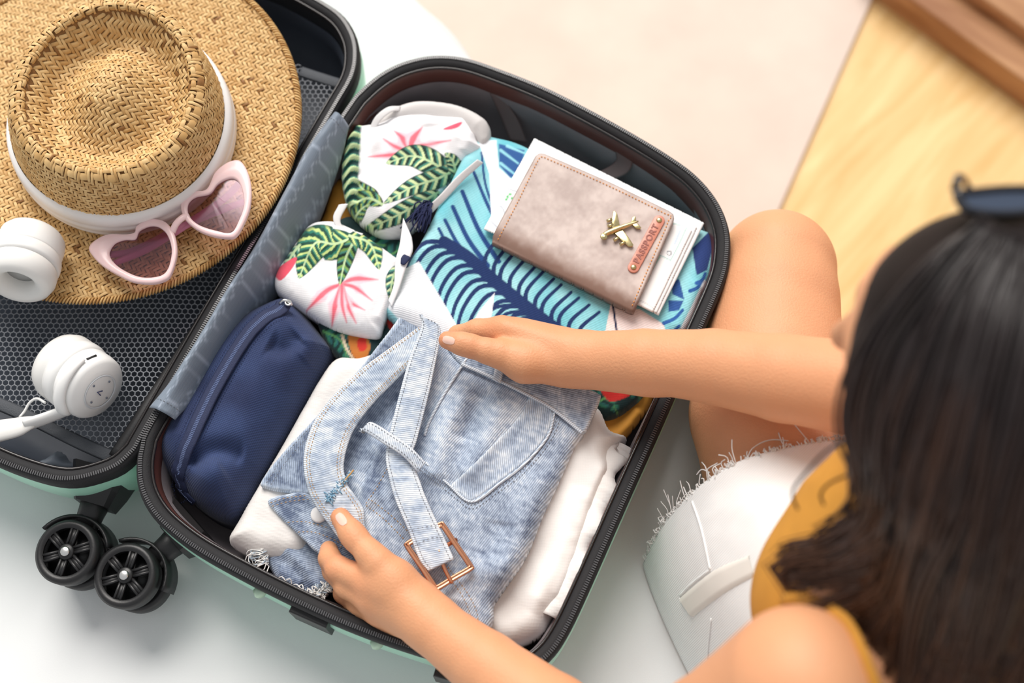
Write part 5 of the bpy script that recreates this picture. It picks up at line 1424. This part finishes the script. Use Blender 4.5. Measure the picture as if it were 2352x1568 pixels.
# left upper arm, forearm and hand (near)
chain([(*LS, .053), (1640, 1690, .30, .042), (1440, 1790, .205, .038)], .006)
chain([(1440, 1790, .205, .038), (1270, 1650, .172, .0345), (1120, 1530, .148, .0275), (985, 1425, .132, .0220)], .004)
chain([(1120, 1545, .143, .022), (985, 1440, .128, .0180)], .010)
chain([(985, 1424, .132, .0212), (940, 1388, .1300, .0205)], .012)
B5 = {'p': [(960, 1430, .116, .0160), (892, 1424, .098, .0118), (848, 1418, .086, .0092), (815, 1400, .074, .0082), (805, 1380, .064, .0074)],
      'r': [(960, 1420, .120, .0180), (872, 1402, .108, .0130), (822, 1388, .097, .0099), (790, 1362, .083, .0088), (782, 1335, .072, .0080)],
      'm': [(960, 1410, .126, .0190), (856, 1372, .119, .0135), (796, 1345, .111, .0103), (766, 1312, .095, .0092), (762, 1285, .082, .0082)],
      'i': [(955, 1398, .130, .0185), (852, 1338, .127, .0135), (776, 1306, .1165, .0106), (757, 1282, .100, .0094), (756, 1262, .088, .0084)],
      't': [(950, 1385, .128, .0190), (905, 1335, .1335, .0178), (868, 1292, .1385, .0130), (850, 1272, .1385, .0114), (817, 1236, .1355, .0107), (806, 1222, .1340, .0103), (782, 1188, .1285, .0086)]}
for kx in 'prmi': chain(B5[kx], .004)
cone((950, 1400, .124), .021, (880, 1362, .118), .019, .012)
chain(B5['t'][:3], .009); chain(B5['t'][2:], .0045)
# knuckle tendons
for a, b in (((1290, 790, .146), (1165, 752, .1405)), ((960, 1392, .1445), (862, 1342, .1345))): cone(a, .004, b, .0046, .012)
# legs
for thigh in ([(1990, 1430, .10, .105), (1880, 1230, .092, .090), (1772, 950, .082, .074), (1782, 690, .068, .0590), (1786, 612, .062, .0550)],
              [(2120, 1400, .10, .105), (2170, 1150, .09, .088), (2240, 880, .075, .068), (2270, 780, .062, .0550)]):
    chain(thigh, .006)
    K_ = P(*thigh[-1][:3]); dn_ = np.array([0, 0, 1.])
    sh = [K_ - dn_ * .02, K_ - dn_ * .14 + np.array([.0, -.008, 0]), K_ - dn_ * .30, K_ - dn_ * .46]
    for a, b, ra, rb in zip(sh[:-1], sh[1:], (.053, .050, .042), (.050, .042, .032)): cone(a, ra, b, rb, .02)
    fa = sh[-1].copy(); fa[2] = -.435; fb = fa + np.array([.01, .11, -.008]); cone(fa, .034, fb, .026, .02); cone(fb, .026, fb + np.array([0, .05, -.006]), .019, .015)
bv, bf = nets(PR, .0020)
# faint warm colour variation of the skin itself at finger tips, knuckles and knees
blush = np.zeros(len(bv))
for q, r in [(A5['t'][-1], .012), (B5['t'][-1], .012), (A5['t'][4], .010), (B5['t'][4], .010), (A5['i'][1], .014), (B5['i'][1], .014), (B5['m'][1], .013), (B5['i'][2], .011), (B5['r'][1], .012)]:
    blush = np.maximum(blush, np.exp(-(np.linalg.norm(bv - P(*q[:3]), axis=1) / r) ** 2))
sk, bl_ = np.array(S((222, 160, 118))), np.array(S((214, 128, 92)))
skm = plain('skin_tone', S((222, 170, 135)), 0.52, bump=0.25, bscale=520, sss=0.06, spec=.4)
nt = skm.node_tree; at_ = nt.nodes.new('ShaderNodeAttribute'); at_.attribute_name = 'Col'
nt.links.new(at_.outputs['Color'], nt.nodes['Principled BSDF'].inputs['Base Color'])
mott = .05 * np.clip(fbm(bv[:, 0] * 60, bv[:, 1] * 60 + bv[:, 2] * 40, 5), -1, 1)
body = mk('body', bv, bf, skm, woman, col=(sk + (bl_ - sk) * (blush * .55)[:, None]) * (1 + mott)[:, None], label='warm skin, arms reaching into the suitcase')
tree = BVHTree.FromPolygons(bv.tolist(), bf.tolist())
def hit(px, py, tr=None, lift=0.0):
    d = P(px, py, 0) - CAM; d /= np.linalg.norm(d)
    r = (tr or tree).ray_cast(Vector(CAM), Vector(d))
    if r[0] is None: return P(px, py, .1), np.array([0, 0, 1.])
    n_ = np.array(r[1]); n_ = n_ if n_ @ d < 0 else -n_
    return np.array(r[0]) + n_ * lift, n_
# nails
def nail(tip, prev, w_, l_):
    pts = []
    t2 = np.array(tip[:2]); p2 = np.array(prev[:2]); ax = (t2 - p2) / np.linalg.norm(t2 - p2); sd_ = np.array([-ax[1], ax[0]])
    rows = []
    for a in np.linspace(-1, 1, 9):
        row = []
        for b in np.linspace(-1, 1, 9):
            wd = w_ * math.sqrt(max(0, 1 - (abs(a) ** 3) * .75))
            q = t2 - ax * l_ * .35 + ax * a * l_ + sd_ * b * wd
            h_, n_ = hit(*q, lift=.0003 + .0004 * (1 - b * b) * (1 - a * a)); row.append(h_)
        rows.append(row)
    v, f = loft(np.array(rows)); mk('nail', v, f, M['nail'], woman)
nail((1026, 780), (1060, 788), 9, 14); nail((781, 1188), (806, 1222), 10, 15)
# eyes
for s_ in (-1, 1):
    v, f = lathe([(.0005, .011), (.006, .009), (.0105, .003), (.011, -.002)], hp_(.072, s_ * .031, .008), fd, 20); mk('eye', v, f, plain('eye_dark', S((50, 36, 30)), .15), woman)

# mustard camisole: follows the torso, ends below the shoulders
TP = []
keep = list(PR); PR.clear()
cone(PELV, .1205, WAIST, .1030, .03); cone(WAIST, .1035, CHEST, .1130, .03); cone(CHEST, .111, (2230, 1255, .325), .100, .03)
for s_ in ((1940, 1385, .30), (2200, 1190, .30)): cone(s_, .060, (s_[0] + 60, s_[1] + 20, .27), .062, .03)
cone((1960, 1400, .285), .062, (2000, 1430, .20), .07, .03)
cv_, cf_ = nets(PR, .0034)
mk('camisole', cv_, cf_, M['mustard'], woman, label='mustard yellow camisole')
PR.clear(); PR.extend(keep)
tr_all = BVHTree.FromPolygons(bv.tolist() + cv_.tolist(), bf.tolist() + (cf_ + len(bv)).tolist())
st = np.array([hit(a, b, tr_all, .0015)[0] for a, b in spline([(1800, 1372), (1850, 1376), (1905, 1405), (1945, 1440), (1975, 1500), (2005, 1580), (2030, 1650)], 30)])
v, f = tube(st, .0045, 8, flat=.35); mk('shoulder_strap', v, f, M['mustard'], woman)

# white denim shorts: cloth shell around hip and thigh with a frayed hem
H0 = [(1476, 1296, .004), (1502, 1240, .045), (1535, 1188, .085), (1600, 1122, .130), (1700, 1058, .165), (1830, 1022, .178), (1955, 1012, .165), (2040, 1020, .13)]
H1 = [(1530, 1440, .004), (1548, 1390, .050), (1585, 1330, .100), (1650, 1262, .150), (1750, 1190, .188), (1870, 1150, .200), (1990, 1130, .185), (2080, 1130, .14)]
H2 = [(1640, 1660, .004), (1650, 1590, .060), (1680, 1510, .120), (1735, 1430, .175), (1830, 1350, .215), (1930, 1300, .225), (2040, 1270, .21), (2140, 1260, .16)]
cols = 60
R0, R1, R2 = [spline([P(*q) for q in H], cols) for H in (H0, H1, H2)]
t = np.linspace(0, 1, 60)[:, None, None]
G_ = 2 * (t - .5) * (t - 1) * R0 - 4 * t * (t - 1) * R1 + 2 * t * (t - .5) * R2
tx_, sx_ = np.meshgrid(np.linspace(0, 1, 60), np.linspace(0, 1, cols), indexing='ij')
wr = .0045 * fbm(tx_ * 4 + sx_ * 3, sx_ * 9, 140) + .004 * np.sin(sx_ * 17 + tx_ * 4) * np.exp(-tx_ * 2.2)
G_[:, :, 2] += wr * np.clip(sx_ * 5, 0, 1)
gu = np.gradient(G_, axis=0); gv = np.gradient(G_, axis=1); gn = np.cross(gu, gv); gn /= np.linalg.norm(gn, axis=2)[..., None]; gn *= np.sign(gn[..., 2:3] + 1e-9)
inner = G_ - gn * .003
ring = np.concatenate([G_, inner[:, ::-1]], 1)
v, f = loft(ring, closed_v=True, cap=True)
M['whitedenim'] = clothmat('white_denim', .85, .0016, .04, .35, rot=.8, two=False, use_col=False, rgb=S((240, 241, 240)))
mk('shorts', v, f, M['whitedenim'], woman, uv=v[:, :2], label='white denim shorts with frayed hem')
gvv, gff = loft(G_); tr_s = BVHTree.FromPolygons(gvv.tolist(), gff)
def on_shorts(q, lift=.001): return hit(q[0], q[1], tr_s, lift)[0]
for line, r in (([(1590, 1150), (1612, 1215), (1632, 1308)], .0012), ([(1632, 1308), (1590, 1340), (1562, 1368)], .0012), ([(1622, 1568), (1626, 1500), (1634, 1420)], .0012), ([(1562, 1372), (1578, 1400), (1592, 1416)], .0010)):
    p = np.array([on_shorts(q, .0004) for q in spline(line, 24)]); v, f = tube(p, r, 6, flat=.6); mk('seam', v, f, M['whitedenim'], woman, uv=v[:, :2])
rows = []
for a, b in zip(spline([(1562, 1372), (1640, 1310), (1722, 1274)], 26), spline([(1592, 1416), (1664, 1362), (1735, 1322)], 26)):
    rows.append([on_shorts(a * (1 - s) + b * s, .0022 if 0 < s < 1 else .0002) for s in np.linspace(0, 1, 9)])
v, f = loft(np.array(rows)); mk('pocket_welt', v, f, plain('cream_pocket_welt', S((232, 228, 220)), .85), woman)
mb = MB(); rgh = np.random.default_rng(33)
hem = G_[0]
for k in range(260):
    u_ = rgh.uniform(.02, .98) * (cols - 1); i = int(u_); p = hem[i] + (hem[min(i + 1, cols - 1)] - hem[i]) * (u_ - i)
    od = (G_[0, i] - G_[4, i]); od /= np.linalg.norm(od)
    ln = rgh.uniform(.0015, .004) if rgh.uniform() > .06 else rgh.uniform(.008, .018)
    q = p + od * ln * .5 + rgh.normal(0, .0018, 3); e = p + od * ln + rgh.normal(0, .35, 3) * ln
    e[2] = max(e[2], .002); q[2] = max(q[2], .002)
    mb.add(*tube(spline([p - od * .001, q, e], 7), .0005, 4))
for pts in ([(1715, 1060), (1728, 1030), (1770, 1010), (1830, 1016), (1850, 1026)], [(1600, 1090), (1612, 1078), (1630, 1085)], [(1570, 1118), (1578, 1135), (1590, 1142)]):
    mb.add(*tube(spline([P(a, b, .165 - max(0, 1700 - a) * .0004) for a, b in pts], 20), .0006, 5))
mb.build('hem_fringe', M['whitethread'], woman, kind='stuff', label='white frayed threads of the hem')

# hair: a solid inner mass and long strands combed over it
GD = [[(2290, 545, .590), (2160, 630, .580), (2060, 745, .555), (2000, 870, .52), (1980, 980, .49), (1995, 1085, .46), (1985, 1170, .44), (1890, 1235, .425), (1805, 1262, .415), (1800, 1290, .41), (1850, 1300, .41)],
      [(2310, 540, .602), (2200, 650, .598), (2090, 800, .575), (2035, 960, .545), (2040, 1110, .51), (2020, 1210, .475), (1915, 1280, .445), (1815, 1305, .43), (1785, 1325, .425), (1830, 1345, .42), (1880, 1335, .42)],
      [(2330, 540, .610), (2240, 660, .612), (2165, 870, .600), (2115, 1060, .565), (2095, 1210, .52), (2030, 1300, .48), (1935, 1340, .45), (1850, 1352, .435), (1800, 1352, .43), (1790, 1385, .42)],
      [(2352, 540, .614), (2300, 700, .620), (2240, 930, .605), (2185, 1140, .57), (2145, 1290, .53), (2110, 1400, .495), (2075, 1490, .465), (2045, 1580, .45), (2030, 1700, .42)],
      [(2400, 545, .612), (2370, 740, .620), (2320, 980, .605), (2265, 1200, .57), (2215, 1370, .53), (2180, 1510, .495), (2150, 1620, .47), (2130, 1760, .44)],
      [(2460, 560, .600), (2450, 790, .605), (2410, 1040, .59), (2360, 1260, .56), (2310, 1440, .52), (2270, 1600, .49), (2240, 1760, .45)],
      [(2540, 600, .575), (2540, 850, .575), (2515, 1100, .56), (2470, 1330, .53), (2430, 1530, .50), (2400, 1740, .46)]]
DZ = -.035
gl_ = [spline([P(a, b, z + DZ) for a, b, z in g], 60) for g in GD]
PR.clear()
cone(hp_(-.026, 0, .016), .0860, hp_(.010, 0, .018), .0820, .02)
for gi, g in enumerate(gl_):
    if gi == 0: continue
    for a, b, ra, rb in ((10, 20, .012, .017), (20, 30, .017, .017), (30, 38, .017, .012)):
        pa = g[a] - (CAM - g[a]) / np.linalg.norm(CAM - g[a]) * .022; pb = g[b] - (CAM - g[b]) / np.linalg.norm(CAM - g[b]) * .022
        cone(pa, ra, pb, rb, .03)
hv, hf = nets(PR, .004)
hmat = M['hair']
hair = mk('hair', hv, hf, hmat, woman, label='long dark brown hair hanging over the shoulder')
trh = BVHTree.FromPolygons(hv.tolist(), hf.tolist())
mb = MB(); rgq = np.random.default_rng(77)
GP = [spline([(a, b, z + DZ) for a, b, z in g], 50) for g in GD]
def lock(u_, L_):
    i = min(int(u_), len(GP) - 2); s = u_ - i
    g = GP[i] * (1 - s) + GP[i + 1] * s
    g = spline(g[:max(12, int(50 * L_))], 30)
    out = []
    for a, b, z in g:
        p = P(a, b, z); d = p - CAM; L = np.linalg.norm(d); d /= L
        r = trh.ray_cast(Vector(CAM), Vector(d))
        if r[0] is not None:
            dist = r[3]
            L = min(max(L, dist - .030), dist) if dist < L + .05 else L
        out.append(L)
    out = np.array(out); k_ = np.ones(7) / 7
    out = np.convolve(np.pad(out, 3, 'edge'), k_, 'valid')
    dirs = np.array([(P(a, b, z) - CAM) / np.linalg.norm(P(a, b, z) - CAM) for a, b, z in g])
    return CAM + dirs * out[:, None], dirs
tt = np.linspace(0, 1, 30)
for c_ in range(110):
    u_ = rgq.uniform(0, len(GP) - 1.001); L_ = rgq.uniform(.78, 1.0)
    core, dirs = lock(u_, L_)
    side = np.cross(np.gradient(core, axis=0), dirs); side /= np.linalg.norm(side, axis=1)[:, None] + 1e-9
    ph, fq, am = rgq.uniform(0, 6), rgq.uniform(7, 12), rgq.uniform(.002, .007)
    core = core + side * (am * np.clip(tt * 2 - .5, 0, 1) * np.sin(tt * fq + ph))[:, None]
    shade = rgq.uniform(.7, 1.25); warm = rgq.uniform(.3, 1)
    for k in range(13):
        o1, o2 = rgq.normal(0, 1, 2)
        wid = np.interp(tt, [0, .2, .7, 1], [.006, .005, .0055, .0025])
        g = core + side * (o1 * wid)[:, None] - dirs * (abs(o2) * wid * .5)[:, None]
        r = rgq.uniform(.0008, .0019) * np.interp(tt, [0, .1, .7, 1], [.6, 1, 1, .2])
        w_ = (np.clip(tt * 1.5 - .55, 0, 1) * warm * rgq.uniform(.6, 1))[:, None]
        c0 = np.array(S((33, 26, 26))) * shade * rgq.uniform(.8, 1.2); c1 = np.array(S((118, 76, 50))) * rgq.uniform(.5, 1.0)
        v, f = tube(g, r, 5); mb.add(v, f); mb.c.append(np.repeat(c0 * (1 - w_) + c1 * w_, 5, 0))
hm = colmat('hair_strands', .36, .35)
mb.build('hair_strands', hm, hair, kind='stuff')
# fly-away strands near the cheek
mb = MB()
for pts in ([(1975, 1010, .47), (1905, 1030, .45), (1850, 1085, .43), (1820, 1130, .42), (1832, 1170, .42)], [(1960, 1085, .46), (1905, 1110, .44), (1885, 1135, .43), (1892, 1160, .43)], [(1980, 1130, .45), (1930, 1180, .44), (1900, 1190, .43)]):
    mb.add(*tube(spline([P(*q) for q in pts], 24), .0009, 5))
mb.build('loose_strands', M['hair'], hair, kind='stuff')

# dark sunglasses pushed up on the head
sg = empty('head_sunglasses', P(2330, 470, .555), 'dark sunglasses pushed up on top of the person\'s head', 'sunglasses')
dkf = plain('black_frame', (.02, .02, .024), .2); dkl = plain('dark_blue_lens', S((58, 70, 90)), .12, spec=.8)
for o_ in ([(2190, 440), (2215, 436), (2300, 428), (2370, 430), (2392, 455), (2370, 492), (2300, 500), (2225, 492), (2200, 470)], [(2425, 455), (2440, 432), (2520, 440), (2600, 470), (2610, 500), (2560, 520), (2480, 512), (2436, 490)]):
    c = spline([P(*q, .565) for q in o_], 60, closed=True)
    q2 = c[:, :2]
    rings = [np.column_stack([inset(q2, d), c[:, 2] + z]) for d, z in ((0, -.002), (0, .002), (.001, .003), (.003, .003), (.004, .002), (.004, -.002), (0, -.002))]
    v, f = loft(np.array(rings), closed_v=True); fr_ = mk('frame', v, f, dkf, sg)
    v, f = prism(inset(q2, .0035), c[:, 2] - .0008, c[:, 2] + .0008, .0003); mk('lens', v, f, dkl, fr_, smooth=False)
v, f = tube(spline([P(2390, 462, .566), P(2408, 450, .569), P(2430, 460, .566)], 10), .0025, 8); mk('bridge', v, f, dkf, sg)
for pts in ([(2192, 440, .566), (2205, 405, .566), (2225, 430, .54), (2260, 540, .52)], [(2608, 490, .566), (2625, 470, .566), (2630, 500, .54), (2620, 600, .52)]):
    v, f = tube(spline([P(*q) for q in pts], 26), .0026, 8, flat=.6); mk('temple', v, f, dkf, sg)
